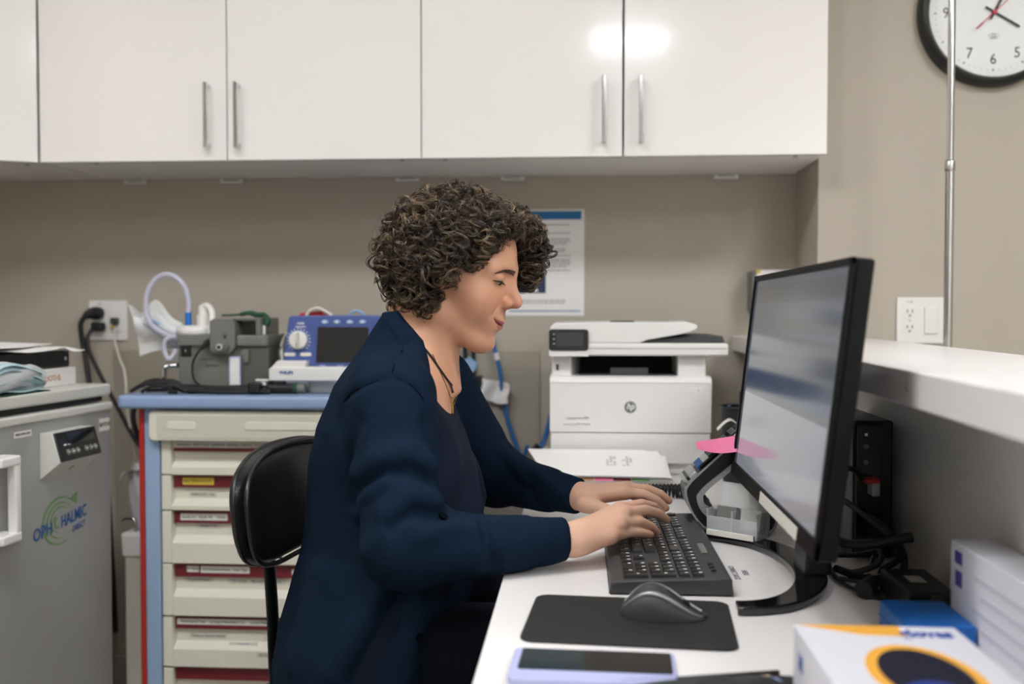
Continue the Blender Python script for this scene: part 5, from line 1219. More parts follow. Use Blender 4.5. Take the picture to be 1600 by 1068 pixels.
# ---- head frame: tilted down to the keyboard and turned a little to the camera
TH, PS = R(14), R(-11)
hf = np.array([math.cos(PS) * math.cos(TH), math.sin(PS) * math.cos(TH), -math.sin(TH)], f32)
hu = np.array([math.cos(PS) * math.sin(TH), math.sin(PS) * math.sin(TH), math.cos(TH)], f32)
hl = np.cross(hu, hf).astype(f32)
NOSE = np.array([-0.0936, 1.600, 1.1213], f32)
HO = NOSE - hf * 0.120 + hu * 0.014
HM = np.stack([hf, hl, hu], 1)                 # local -> room
def to_head(P): return ((P - HO) @ HM).astype(f32)
def from_head(q): return HO + np.asarray(q, f32) @ HM.T
def sd_head(P):
    p = to_head(P); q = p.copy(); q[:, 1] = np.abs(q[:, 1])
    d = s_ell(p, (-0.004, 0, 0.048), (0.096, 0.073, 0.085))
    d = smin(d, s_ell(p, (0.038, 0, -0.012), (0.056, 0.060, 0.078)), 0.03)             # face mass
    d = smin(d, s_caps(q, (0.002, 0.050, -0.050), (0.060, 0.020, -0.086), 0.017, 0.016), 0.026)   # jaw line
    d = smin(d, s_ell(p, (0.070, 0, -0.088), (0.021, 0.020, 0.0175)), 0.018)            # chin
    d = smin(d, s_ell(q, (0.056, 0.043, -0.016), (0.024, 0.020, 0.020)), 0.022)         # cheek bone
    d = smin(d, s_ell(q, (0.060, 0.035, -0.034), (0.019, 0.018, 0.020)), 0.02)          # cheek
    d = smin(d, s_caps(q, (0.084, 0.010, 0.034), (0.069, 0.046, 0.033), 0.011, 0.009), 0.016)   # brow
    d = smin(d, s_ell(p, (0.077, 0, -0.051), (0.019, 0.029, 0.023)), 0.016)             # muzzle
    d = smax(d, -s_ell(q, (0.103, 0.034, 0.021), (0.019, 0.019, 0.0135)), 0.016)        # eye socket
    d = smin(d, s_ell(q, (0.0755, 0.0315, 0.0215), (0.0138, 0.0150, 0.0125)), 0.004)     # lids over the eye ball
    nb = chain(p, [(0.087, 0, 0.030), (0.0975, 0, 0.009), (0.1100, 0, -0.0115)], [0.0082, 0.0088, 0.0104]); d = smin(d, nb, 0.012)
    d = smin(d, s_ell(q, (0.0960, 0.0138, -0.0162), (0.0115, 0.0066, 0.0080)), 0.005)   # nose wing
    d = smin(d, s_caps(p, (0.094, 0, -0.022), (0.102, 0, -0.018), 0.006, 0.005), 0.006)
    d = smax(d, -s_ell(q, (0.1015, 0.0074, -0.0240), (0.0060, 0.0034, 0.0048)), 0.003)  # nostril
    up_ = q.copy(); up_[:, 0] += 0.010 * (q[:, 1] / 0.025) ** 2; up_[:, 2] -= 0.0075 * (q[:, 1] / 0.025) ** 2
    d = smin(d, s_ell(up_, (0.0915, 0.0, -0.0470), (0.0062, 0.028, 0.0055)), 0.005)     # upper lip
    d = smin(d, s_ell(up_, (0.0895, 0.0, -0.0595), (0.0068, 0.025, 0.0062)), 0.005)    # lower lip
    um = (-0.0530 + 0.0095 * np.clip(q[:, 1] / 0.028, 0, 1.2) ** 2).astype(f32)
    lw_ = np.clip((0.030 - q[:, 1]) / 0.006, 0, 1) * np.clip((p[:, 0] - 0.055) / 0.01, 0, 1)
    d = d + (0.0042 * lw_ * np.exp(-((p[:, 2] - um) / 0.0017) ** 2)).astype(f32)       # line of the parted lips
    d = d + 0.0022 * np.exp(-(s_caps(q, (0.093, 0.020, -0.018), (0.080, 0.036, -0.040), 0, 0) / 0.0042) ** 2)   # smile fold
    d = smax(d, -s_ell(q, (0.0905, 0.0320, 0.0130), (0.0060, 0.0130, 0.0014)), 0.0015)  # lid opening
    d = d + 0.0014 * np.exp(-(s_caps(q, (0.090, 0.020, 0.0292), (0.0805, 0.046, 0.0272), 0, 0) / 0.0022) ** 2)  # lid crease
    d = smax(d, -s_ell(p, (0.0985, 0, -0.071), (0.011, 0.022, 0.0075)), 0.010)          # hollow above the chin
    d = smin(d, s_ell(q, (-0.006, 0.072, 0.004), (0.018, 0.010, 0.028)), 0.008)         # ear
    return d
# ---- torso as stacked sections
Y0 = 1.62
TZ = np.array([0.40, 0.488, 0.54, 0.605, 0.67, 0.735, 0.80, 0.8635, 0.9276, 0.9915, 1.020, 1.040, 1.060, 1.085])
TB = np.array([-.495, -.497, -.497, -.490, -.470, -.452, -.445, -.4385, -.424, -.397, -.378, -.360, -.334, -.308])
TF = np.array([-.19, -.187, -.185, -.178, -.168, -.156, -.150, -.166, -.192, -.205, -.210, -.213, -.215, -.218])
TW = np.array([.185, .190, .190, .186, .174, .160, .158, .164, .172, .163, .138, .108, .080, .064])
def sd_torso(P, off=0.0):
    z = P[:, 2]; xb = np.interp(z, TZ, TB); xf = np.interp(z, TZ, TF); w = np.interp(z, TZ, TW)
    a = (xf - xb) / 2 - off; c = (xf + xb) / 2; w = w - off
    dx = (P[:, 0] - c) / a; dy = (P[:, 1] - Y0) / w
    k0 = (np.abs(dx) ** 2.3 + np.abs(dy) ** 2.3) ** (1 / 2.3)
    d = (k0 - 1) * np.minimum(a, w)
    return smax(smax(d, z - (1.085 - off), 0.01), (0.46 + off) - z, 0.05).astype(f32)
SH1, EL1, FM1, WR1 = (-0.284, 1.478, 0.985), (-0.2477, 1.392, 0.778), (-0.135, 1.432, 0.7715), (0.012, 1.485, 0.7745)
SH2, EL2, FM2, WR2 = (-0.255, 1.765, 0.982), (-0.160, 1.862, 0.804), (-0.10, 1.806, 0.798), (0.024, 1.716, 0.787)
def sd_neck(P):
    d = s_caps(P, (-0.236, 1.62, 1.125), (-0.260, 1.62, 1.01), 0.051, 0.058)
    d = smin(d, s_caps(P, from_head((-0.050, 0, 0.0)), (-0.278, 1.62, 1.03), 0.046, 0.055), 0.02)
    q = P.copy(); q[:, 1] = Y0 + np.abs(q[:, 1] - Y0)
    return smin(d, s_caps(q, from_head((-0.02, 0, -0.045)) + np.array([0, 0.042, 0], f32), (-0.205, 1.632, 0.985), 0.011, 0.010), 0.014)   # neck tendon
def sd_body_top(P):
    d = smin(sd_head(P), sd_neck(P), 0.018); return smin(d, sd_torso(P, 0.013), 0.025)
# ---- hands
def hand_field(P, W, fore, mcp, fingers, thumb, tr):
    d = s_caps(P, fore, W, 0.0265, 0.0235)
    for i, (m_, r_) in enumerate(zip(mcp, (0.0125, 0.0125, 0.0120, 0.0110))):
        a = np.array(W) + (np.array(m_) - np.array(mcp).mean(0)) * 0.45
        d = smin(d, s_caps(P, a, m_, 0.0165, r_), 0.014)
    for fg, rr in zip(fingers, ((0.0098, 0.0086, 0.0076, 0.0064), (0.0100, 0.0088, 0.0078, 0.0065), (0.0096, 0.0084, 0.0074, 0.0062), (0.0086, 0.0074, 0.0066, 0.0056))):
        d = smin(d, chain(P, fg, rr), 0.006)
    d = smin(d, chain(P, thumb, tr), 0.010)
    return d
def along(a, b, t): return tuple(np.array(a) + (np.array(b) - np.array(a)) * t)
RH = dict(W=along(FM1, WR1, 0.90), fore=FM1,
          mcp=[(0.064, 1.545, 0.805), (0.068, 1.521, 0.803), (0.061, 1.498, 0.791), (0.047, 1.479, 0.776)],
          fingers=[[(0.064, 1.545, 0.805), (0.098, 1.587, 0.805), (0.120, 1.614, 0.796), (0.134, 1.631, 0.783)],
                   [(0.068, 1.521, 0.803), (0.103, 1.558, 0.801), (0.125, 1.582, 0.791), (0.139, 1.597, 0.779)],
                   [(0.061, 1.498, 0.791), (0.093, 1.532, 0.788), (0.111, 1.552, 0.777), (0.121, 1.563, 0.7655)],
                   [(0.047, 1.479, 0.776), (0.074, 1.502, 0.778), (0.093, 1.520, 0.774), (0.109, 1.536, 0.768)]],
          thumb=[(0.000, 1.508, 0.776), (0.036, 1.552, 0.776), (0.068, 1.578, 0.771), (0.090, 1.588, 0.766)], tr=(0.0160, 0.0115, 0.0098, 0.0076))
LH = dict(W=along(FM2, WR2, 0.80), fore=FM2,
          mcp=[(0.076, 1.700, 0.803), (0.081, 1.722, 0.806), (0.074, 1.742, 0.800), (0.062, 1.759, 0.789)],
          fingers=[[(0.076, 1.700, 0.803), (0.109, 1.701, 0.800), (0.132, 1.704, 0.790), (0.147, 1.707, 0.776)],
                   [(0.081, 1.722, 0.806), (0.117, 1.728, 0.804), (0.140, 1.733, 0.795), (0.155, 1.737, 0.783)],
                   [(0.074, 1.742, 0.800), (0.107, 1.752, 0.797), (0.129, 1.758, 0.787), (0.142, 1.762, 0.774)],
                   [(0.062, 1.759, 0.789), (0.090, 1.769, 0.787), (0.107, 1.775, 0.778), (0.118, 1.778, 0.768)]],
          thumb=[(0.008, 1.698, 0.783), (0.044, 1.674, 0.777), (0.074, 1.672, 0.770), (0.094, 1.678, 0.766)], tr=(0.0155, 0.0112, 0.0096, 0.0074))
# ---- clothing
CZ_ = np.array([0.44, 0.60, 0.70, 0.80, 0.885, 0.97, 1.02, 1.066, 1.11]); CXc_ = np.array([-.255, -.240, -.230, -.220, -.214, -.224, -.234, -.248, -.288])
def card_edge(P): return np.interp(P[:, 2], CZ_, CXc_).astype(f32) - P[:, 0]
FOLDS = []       # (polyline, height, width)
def folds(P, d):
    for pl_, hgt, wid in FOLDS:
        lo_ = np.min(pl_, 0) - 4 * wid; hi_ = np.max(pl_, 0) + 4 * wid
        mk_ = ((P > lo_) & (P < hi_)).all(1) & (np.abs(d) < 0.03)
        if not mk_.any(): continue
        Pm = P[mk_]; dm = None
        for i in range(len(pl_) - 1):
            e = s_caps(Pm, pl_[i], pl_[i + 1], 0, 0); dm = e if dm is None else np.minimum(dm, e)
        d[mk_] -= 1.9 * hgt * np.exp(-(dm / wid) ** 2).astype(f32)
    return d
def sd_sleeves(P, off=0.0):
    a = smin(s_caps(P, SH1, EL1, 0.068 - off, 0.056 - off), chain(P, [EL1, FM1, WR1], [0.056 - off, 0.0445 - off, 0.0305 - off]), 0.03)
    b = smin(s_caps(P, SH2, EL2, 0.066 - off, 0.053 - off), chain(P, [EL2, FM2, WR2], [0.053 - off, 0.045 - off, 0.030 - off]), 0.03)
    return a, b
def unit(a, b): v = np.array(b) - np.array(a); return v / np.linalg.norm(v)
D1, D2 = unit(FM1, WR1), unit(FM2, WR2)
CUF1, CUF2 = np.array([-0.0195, 1.473, 0.7745]), np.array([0.000, 1.7335, 0.789])
def wob(P, s, ph): return (np.sin(P[:, 0] * s + ph) * np.sin(P[:, 1] * s * 1.1 + 1.7 * ph) * np.sin(P[:, 2] * s * 0.9 + .6 * ph)).astype(f32)
def sd_card_raw(P):
    t = sd_torso(P)
    t = smin(t, s_caps(P, (-0.245, Y0, 1.124), (-0.276, Y0, 1.02), 0.0590, 0.088), 0.02)
    e = card_edge(P)
    t = t - 0.0028 * np.clip(e / 0.004, 0, 1) * np.clip((0.036 - e) / 0.003, 0, 1)
    t = smax(t, -e, 0.004)
    t = smax(t, -s_caps(P, (-0.236, Y0, 1.145), (-0.258, Y0, 1.0), 0.0525, 0.061), 0.003)
    t = smax(t, P[:, 2] - 1.112 - 0.1 * (P[:, 0] + 0.30), 0.004)
    a, b = sd_sleeves(P)
    a = smax(a, ((P - CUF1) @ D1).astype(f32), 0.004); b = smax(b, ((P - CUF2) @ D2).astype(f32), 0.004)
    for q, c_, d_ in ((0, CUF1, D1), (1, CUF2, D2)):
        s_ = ((P - c_) @ d_); g_ = 0.002 * np.clip((s_ + 0.058) / 0.006, 0, 1)
        if q == 0: a = a + g_
        else: b = b + g_
    d = smin(smin(t, a, 0.022), b, 0.022)
    return (d + 0.0022 * wob(P, 34, 0.4) + 0.0012 * wob(P, 71, 2.0)).astype(f32)
def sd_card(P): return folds(P, sd_card_raw(P))
def sd_blouse(P):
    t = sd_torso(P, 0.0055)
    t = t + 0.004 * np.sin((P[:, 2] * 0.8 + (P[:, 1] - Y0) * 1.2 * np.sign(P[:, 1] - Y0)) * 60).astype(f32) * np.clip((0.95 - P[:, 2]) / 0.1, 0, 1) * np.clip((P[:, 0] + 0.26) / 0.05, 0, 1)
    cut = (P[:, 2] - (0.982 - (P[:, 0] + 0.228) * 1.9)) * 0.46
    return smax(t, cut.astype(f32), 0.005).astype(f32)
def sd_trousers(P):
    d = None
    for s_ in (-1, 1):
        hip, knee, ank = (-0.36, Y0 + 0.085 * s_, 0.575), (0.085, Y0 + 0.085 * s_, 0.585), (0.07, Y0 + 0.09 * s_, 0.11)
        e = smin(s_caps(P, hip, knee, 0.082, 0.068), s_caps(P, knee, ank, 0.066, 0.048), 0.03); d = e if d is None else smin(d, e, 0.02)
    return smin(d, s_ell(P, (-0.365, Y0, 0.570), (0.105, 0.160, 0.085)), 0.04).astype(f32)
def cam_ray(px, py):
    fw = np.array([-math.sin(YAW) * math.cos(PITCH), math.cos(YAW) * math.cos(PITCH), -math.sin(PITCH)]); rt = np.array([math.cos(YAW), math.sin(YAW), 0]); up = np.cross(rt, fw)
    d = fw + rt * ((px - 800) / 1555.0) + up * ((534 - py) / 1555.0); return d / np.linalg.norm(d)
def on_surface(f, px, py, lift=0.0, t0=1.1):
    """where the seam or fold seen along this sight line lies on the garment"""
    o_ = np.array([0, 0, CAM_Z]); d = cam_ray(px, py); t = t0
    for _ in range(90):
        v = float(f((o_ + d * t)[None].astype(f32))[0])
        if v < 0.0004: break
        t += max(v * 0.7, 0.0004)
        if t > 2.6: return None
    return o_ + d * (t - lift)
def surf_line(f, pts, lift=0.0):
    return np.array([q for q in (on_surface(f, *p, lift) for p in pts) if q is not None])
for pts, hgt, wid in (
        ([(540, 622), (562, 606), (588, 595), (612, 590), (640, 600), (660, 622), (672, 655)], -0.0030, 0.0050),      # armhole seam
        ([(612, 590), (616, 570), (628, 548), (640, 530)], -0.0026, 0.0046),                                          # shoulder seam
        ([(556, 742), (590, 716), (635, 708), (672, 726)], 0.008, 0.016), ([(560, 762), (600, 738), (640, 734), (668, 748)], -0.006, 0.012),
        ([(600, 800), (640, 776), (682, 782)], 0.008, 0.014), ([(612, 826), (650, 800), (690, 806)], -0.007, 0.011), ([(655, 838), (700, 822), (742, 826)], 0.005, 0.013),
        ([(668, 660), (684, 720), (690, 770)], -0.006, 0.012), ([(572, 860), (600, 830), (640, 815)], 0.005, 0.014), ([(560, 800), (575, 770), (600, 752)], 0.004, 0.012),
        ([(752, 818), (762, 850), (768, 884)], -0.005, 0.008), ([(778, 815), (788, 850), (792, 880)], 0.003, 0.008), ([(735, 820), (744, 856), (748, 890)], 0.003, 0.01),
        ([(600, 930), (560, 985), (520, 1050)], 0.007, 0.02), ([(625, 930), (600, 985), (565, 1060)], -0.006, 0.018), ([(500, 900), (480, 960), (462, 1040)], 0.005, 0.02),
        ([(668, 930), (650, 985), (640, 1060)], 0.005, 0.02), ([(560, 660), (548, 720), (556, 790)], -0.004, 0.014),
        ([(812, 722), (846, 742), (872, 770)], 0.006, 0.012), ([(800, 745), (830, 768), (850, 796)], -0.006, 0.010), ([(785, 700), (808, 726), (820, 760)], 0.005, 0.012)):
    FOLDS.append((surf_line(sd_card_raw, pts), hgt, wid))
FOLDS[:] = [f_ for f_ in FOLDS if len(f_[0]) > 1]

wo = thing('person', 'woman with short curly brown hair in a navy cardigan typing at the desk', 'person', (-0.35, 1.62, 0.0))
# skin: head, neck and chest in one piece, forearms with hands, hidden trunk and legs
def lin(*c): return np.array(srgb(*c), f32)
SKIN = lin(216, 162, 131)
def skin_tint(V):
    p = to_head(V); q = p.copy(); q[:, 1] = np.abs(q[:, 1]); c = np.tile(SKIN, (len(V), 1))
    def blend(w, col): nonlocal c; w = np.clip(w, 0, 1)[:, None]; c = c * (1 - w) + lin(*col) * w
    blend(0.40 * np.exp(-(vlen((q - np.array((0.070, 0.040, -0.022), f32)) / np.array((0.03, 0.028, 0.022), f32))) ** 2), (204, 128, 108))
    blend(0.45 * np.exp(-(vlen((q - np.array((0.108, 0.0, -0.012), f32)) / np.array((0.016, 0.016, 0.014), f32))) ** 2), (208, 134, 116))
    a_ = q[:, 1] / 0.027; um = -0.0530 + 0.0095 * np.clip(q[:, 1] / 0.028, 0, 1.2) ** 2; dz_ = p[:, 2] - um; fr_ = (p[:, 0] > 0.06) * np.clip((1.05 - a_) / 0.1, 0, 1)
    tu, tl = 0.0072 * np.clip(1 - a_ ** 2, 0, 1) ** 0.7, 0.0105 * np.clip(1 - (a_ * 1.06) ** 2, 0, 1) ** 0.7
    lips = np.where(dz_ > 0, np.clip((tu - dz_) / 0.0012, 0, 1), np.clip((tl + dz_) / 0.0016, 0, 1)) * fr_
    blend(lips * 0.85, (178, 92, 88))
    blend(fr_ * np.exp(-(dz_ / (0.0017 * np.clip(1.25 - a_, 0.35, 1))) ** 2) * 0.92, (64, 28, 28))
    blend(0.35 * np.exp(-(vlen((q - np.array((0.084, 0.033, 0.012), f32)) / np.array((0.012, 0.016, 0.006), f32))) ** 2), (176, 120, 104))
    blend(0.4 * np.exp(-(vlen((q - np.array((0.087, 0.031, 0.030), f32)) / np.array((0.012, 0.018, 0.005), f32))) ** 2), (182, 122, 108))
    return c
def hand_tint(V, H):
    c = np.tile(lin(220, 176, 150), (len(V), 1))
    for fg in H['fingers'] + [H['thumb']]:
        w = 0.45 * np.exp(-(vlen(V - np.array(fg[-1], f32)) / 0.014) ** 2); c = c * (1 - w[:, None]) + lin(214, 140, 122) * w[:, None]
        w = 0.22 * np.exp(-(vlen(V - np.array(fg[0], f32)) / 0.012) ** 2); c = c * (1 - w[:, None]) + lin(214, 146, 124) * w[:, None]
    return c
parts_ = []
V, Q = nets(lambda P: smax(sd_body_top(P), 0.86 - P[:, 2], 0.004), (-0.36, 1.46, 0.855), (-0.07, 1.78, 1.31), 0.0026); parts_.append((V, Q, skin_tint(V)))
for H, lo, hi in ((RH, (-0.165, 1.40, 0.735), (0.16, 1.66, 0.835)), (LH, (-0.14, 1.65, 0.745), (0.175, 1.85, 0.84))):
    V, Q = nets(lambda P: hand_field(P, **H), lo, hi, 0.0019); parts_.append((V, Q, hand_tint(V, H)))
def sd_trunk(P):
    d = sd_torso(P, 0.02); a, b = sd_sleeves(P, 0.014); d = smin(smin(d, a, .02), b, .02); d = smin(d, sd_trousers(P) + 0.012, 0.02)
    for s_ in (-1, 1): d = smin(d, s_caps(P, (0.07, Y0 + 0.09 * s_, 0.13), (0.07, Y0 + 0.09 * s_, 0.06), 0.034, 0.034), 0.01)
    return d
V, Q = nets(lambda P: smax(sd_trunk(P), P[:, 2] - 0.90, 0.004), (-0.52, 1.32, 0.02), (0.17, 1.92, 0.91), 0.014, 1); parts_.append((V, Q, np.tile(SKIN, (len(V), 1))))
off_ = 0; VV, QQ, CC = [], [], []
for v, q, c in parts_: VV.append(v); QQ.append(q + off_); CC.append(c); off_ += len(v)
body = add('body', np_mesh('body', np.concatenate(VV), np.concatenate(QQ), np.concatenate(CC)), 'skin', wo)
body['label'] = 'light skinned face, neck and typing hands'

# ---- eyes, lashes, brows, teeth
mat('eye_white', (226, 220, 214), 0.2, noise=0.02); mat('iris', (70, 58, 44), 0.15, noise=0.2, scale=300); mat('lash', (36, 26, 22), 0.6, noise=0.1); mat('brow_hair', (74, 54, 42), 0.7, noise=0.15, scale=90); mat('teeth', (232, 226, 214), 0.3, noise=0.02)
for s_ in (-1, 1):
    ec = from_head((0.0765, 0.0315 * s_, 0.0195))
    ey = add('eye', B().ball(ec, 0.0112, 24), 'eye_white', body)
    idir = from_head((0.0765 + 0.0075, 0.0315 * s_ - 0.001 * s_, 0.0195 - 0.0060))
    add('iris', B().ball(idir, 0.0040, 14), 'iris', body)
    lp = []
    for k in range(15):
        t = k / 14; y_ = 0.0195 + 0.0275 * t; zc = 0.0142 + 0.0012 * math.sin(PI * t) + 0.0016 * t
        pw = from_head((0.115, y_ * s_, zc)); t_ = 0.0
        for _i in range(60):
            v = float(sd_head((pw - hf * t_)[None].astype(f32))[0])
            if v < 0.0002: break
            t_ += v * 0.7
        lp.append(Vector(pw - hf * t_))
    q = B().tube(lp, [0.0004 + 0.0009 * math.sin(PI * (0.12 + 0.75 * k / 14)) for k in range(15)], 6)
    for k in range(26):
        t = 1 + 12.6 * k / 26; a_ = lp[int(t)].lerp(lp[int(t) + 1], t - int(t)); e_ = a_ + Vector(HM @ np.array([0.0055, 0.0035 * s_ * (k / 26), -0.0042 + 0.001 * (k % 3)], f32))
        q.tube([a_, (a_ + e_) / 2 + Vector(hu) * -0.0006, e_], [0.0003, 0.00022, 0.00008], 3)
    el = add('eyelash', q, 'lash', body); el['kind'] = 'stuff'
    q = B(); rs = random.Random(5)
    for k in range(46):
        t = k / 45; y_ = 0.010 + 0.038 * t
        for _ in range(5):
            zc = 0.0310 + 0.0050 * math.sin(PI * min(1, t * 0.85 + 0.1)) - 0.004 * t + rs.uniform(-0.0032, 0.0032) * (1.15 - t)
            pw = from_head((0.11, (y_) * s_, zc)); dv = -np.array(hf); t_ = 0.0
            for _i in range(40):
                v = float(sd_head((pw + dv * t_)[None].astype(f32))[0])
                if v < 0.0003: break
                t_ += v * 0.8
            pw = pw + dv * (t_ - 0.0006); e_ = pw + (HM @ np.array([-0.001 - 0.002 * t, 0.0042 * s_, 0.0016 - 0.0026 * t], f32))
            q.tube([Vector(pw), Vector((pw + e_) / 2 + hf * 0.0003), Vector(e_)], [0.00042, 0.00038, 0.0001], 3)
    br = add('eyebrow', q, 'brow_hair', body); br['kind'] = 'stuff'
add('teeth', B().grid(lambda u, v: tuple(from_head((0.0925 - 0.008 * (2 * u - 1) ** 2, 0.012 * (2 * u - 1), -0.0515 - 0.0022 * v))), 12, 2), 'teeth', body)

# ---- clothes
mat('navy_knit', (19, 33, 50), 0.9, noise=0.15, scale=120, bump=0.6, bscale=700, spec=0.06)
mat('navy_blouse', (15, 25, 42), 0.7, spec=0.12, noise=0.06, scale=30, bump=0.15, bscale=600)
mat('seam_thread', (7, 12, 20), 0.9, spec=0.05, noise=0.1)
mat('navy_trousers', (16, 20, 28), 0.8, spec=0.1, noise=0.08, scale=60, bump=0.2, bscale=500)
V, Q = nets(sd_card, (-0.53, 1.31, 0.445), (0.05, 1.93, 1.14), 0.0045); cg = add('cardigan', np_mesh('cardigan', V, Q), 'navy_knit', wo); cg['label'] = 'navy knitted cardigan with ribbed front band'
V, Q = nets(sd_blouse, (-0.50, 1.42, 0.45), (-0.12, 1.82, 1.06), 0.0056); add('blouse', np_mesh('blouse', V, Q), 'navy_blouse', wo)
V, Q = nets(sd_trousers, (-0.54, 1.40, 0.04), (0.19, 1.84, 0.72), 0.012); add('trousers', np_mesh('trousers', V, Q), 'navy_trousers', wo)
for (px, py) in ((692, 806), (655, 995)):
    p = on_surface(sd_card, px, py, 0.001)
    if p is not None:
        g_ = np.array([float(sd_card_raw((p + np.eye(3)[i] * .004)[None].astype(f32))[0] - sd_card_raw((p - np.eye(3)[i] * .004)[None].astype(f32))[0]) for i in range(3)]); n_ = Vector(g_).normalized()
        add('button', B().lathe([(0.0062, 0), (0.0066, 0.001), (0.0066, 0.0024), (0.0052, 0.003), (0.0046, 0.0022), (0.001, 0.002)], p, 20, n_.to_track_quat('Z', 'Y').to_matrix().to_4x4()), 'seam_thread', cg)
for s_ in (-1, 1):
    add('shoe', B().box((0.115, Y0 + 0.09 * s_, 0.035), (0.24, 0.085, 0.07), 0.03, 3), 'black_leather', wo)
for nm_, pts in (('armhole_seam', [(536, 628), (548, 615), (562, 606), (588, 595), (612, 590), (640, 600), (660, 622), (672, 655)]), ('shoulder_seam', [(612, 590), (616, 570), (628, 548), (640, 531)])):
    sp__ = surf_line(sd_card, pts, -0.0002)
    if len(sp__) > 2: add(nm_, B().tube(smooth_path(sp__, 6), 0.0011, 6), 'seam_thread', cg)
# ---- necklaces
def surf_pts(pts, lift): return [Vector(p) for p in surf_line(sd_body_top, pts, lift)]
def drop(P_, lift):
    out = []
    for p in P_:
        p = np.array(p, f32)
        for _ in range(12):
            v = float(sd_body_top(p[None])[0]) - lift; e = 0.002
            g_ = np.array([float(sd_body_top((p + np.eye(3, dtype=f32)[i] * e)[None])[0] - sd_body_top((p - np.eye(3, dtype=f32)[i] * e)[None])[0]) / (2 * e) for i in range(3)], f32)
            p = p - g_ * v * 0.8
        out.append(Vector(p))
    return out
cordp = smooth_path(surf_pts([(650, 524), (657, 536), (672, 554), (688, 577), (700, 594), (705, 600)], 0.002), 6)
far_ = drop([(-0.205, 1.64, 0.985), (-0.200, 1.66, 1.0), (-0.205, 1.68, 1.03), (-0.225, 1.695, 1.055), (-0.26, 1.70, 1.075)], 0.002)
nk = add('cord_necklace', B().tube(cordp + smooth_path([cordp[-1]] + far_, 6)[1:], 0.0016, 6), 'ink', wo)
kn_ = cordp[-1]; add('pendant', B().tube([kn_, kn_ + Vector((0.001, -0.001, -0.006)), kn_ + Vector((0.003, -0.001, -0.014))], [0.0022, 0.0016, 0.0022], 8), 'ink', nk)
cg2 = smooth_path(surf_pts([(676, 553), (690, 585), (704, 620), (714, 645)], 0.0012), 6); far2 = drop([(-0.196, 1.632, 0.955), (-0.196, 1.65, 0.985), (-0.198, 1.665, 1.01)], 0.0012)
gn = add('gold_chain', B().tube(cg2 + smooth_path([cg2[-1]] + far2, 6)[1:], 0.0006, 5), 'gold', wo)
e_ = cg2[-1]; add('bar_pendant', B().cyl(e_ + Vector((0.002, -0.003, 0.0)), e_ + Vector((0.004, -0.004, -0.026)), 0.0019, n=8), 'gold', gn)

# ---- hair
HC = np.array([-0.006, 0.0, 0.030]); HR = np.array([0.127, 0.118, 0.116])
HBu = np.array([-0.09, -0.06, -0.03, 0.0, 0.03, 0.05, 0.075, 0.095, 0.11, 0.125]); HBf = np.array([-0.020, -0.004, 0.010, 0.022, 0.036, 0.052, 0.066, 0.080, 0.110, 0.20])
HFf = np.array([-0.02, -0.005, 0.008, 0.02, 0.112, 0.122, 0.125, 0.125, 0.125, 0.20])
def hair_ok(p, slack=0.0):
    lim = np.interp(p[..., 2], HBu, HBf); far = np.interp(p[..., 2], HBu, HFf)
    lim = np.where(p[..., 1] > 0.045, far, lim)
    return p[..., 0] < lim + slack
def sd_cap(P):
    p = to_head(P); d = s_ell(p, HC, HR * 0.90)
    d = d + 0.006 * wob(P, 150, .3) + 0.004 * wob(P, 260, 1.3)
    lim = np.interp(p[:, 2], HBu, HBf).astype(f32) - 0.012
    d = smax(d, (p[:, 0] - lim) * 0.8, 0.01); d = smax(d, -0.082 - p[:, 2], 0.012)
    return d.astype(f32)
cvc = from_head(HC)
V, Q = nets(sd_cap, cvc - 0.15, cvc + 0.15, 0.005); cap_c = np.tile(lin(36, 27, 22), (len(V), 1))
rg = np.random.RandomState(11)
def build_strands(curls, sides=3):
    """each curl: list of (points Nx3, radius array, colour)"""
    VV, QQ, CC, base = [], [], [], 0
    for pts, rad, col in curls:
        n = len(pts); d = np.gradient(pts, axis=0); d /= np.maximum(np.linalg.norm(d, axis=1, keepdims=True), 1e-9)
        ref = np.array([0.31, 0.77, 0.55]); a = np.cross(d, ref); a /= np.maximum(np.linalg.norm(a, axis=1, keepdims=True), 1e-6); b = np.cross(d, a)
        ang = np.arange(sides) * 2 * PI / sides
        ring = pts[:, None, :] + rad[:, None, None] * (a[:, None, :] * np.cos(ang)[None, :, None] + b[:, None, :] * np.sin(ang)[None, :, None])
        VV.append(ring.reshape(-1, 3)); i = np.arange(n - 1)[:, None] * sides + np.arange(sides)[None]; j = np.arange(n - 1)[:, None] * sides + (np.arange(sides)[None] + 1) % sides
        QQ.append(np.stack([i, j, j + sides, i + sides], -1).reshape(-1, 4) + base); CC.append(np.tile(col, (n * sides, 1))); base += n * sides
    return np.concatenate(VV), np.concatenate(QQ), np.concatenate(CC)
curls = []
DARK, MIDC, LITE = lin(40, 32, 26), lin(84, 68, 53), lin(146, 122, 96)
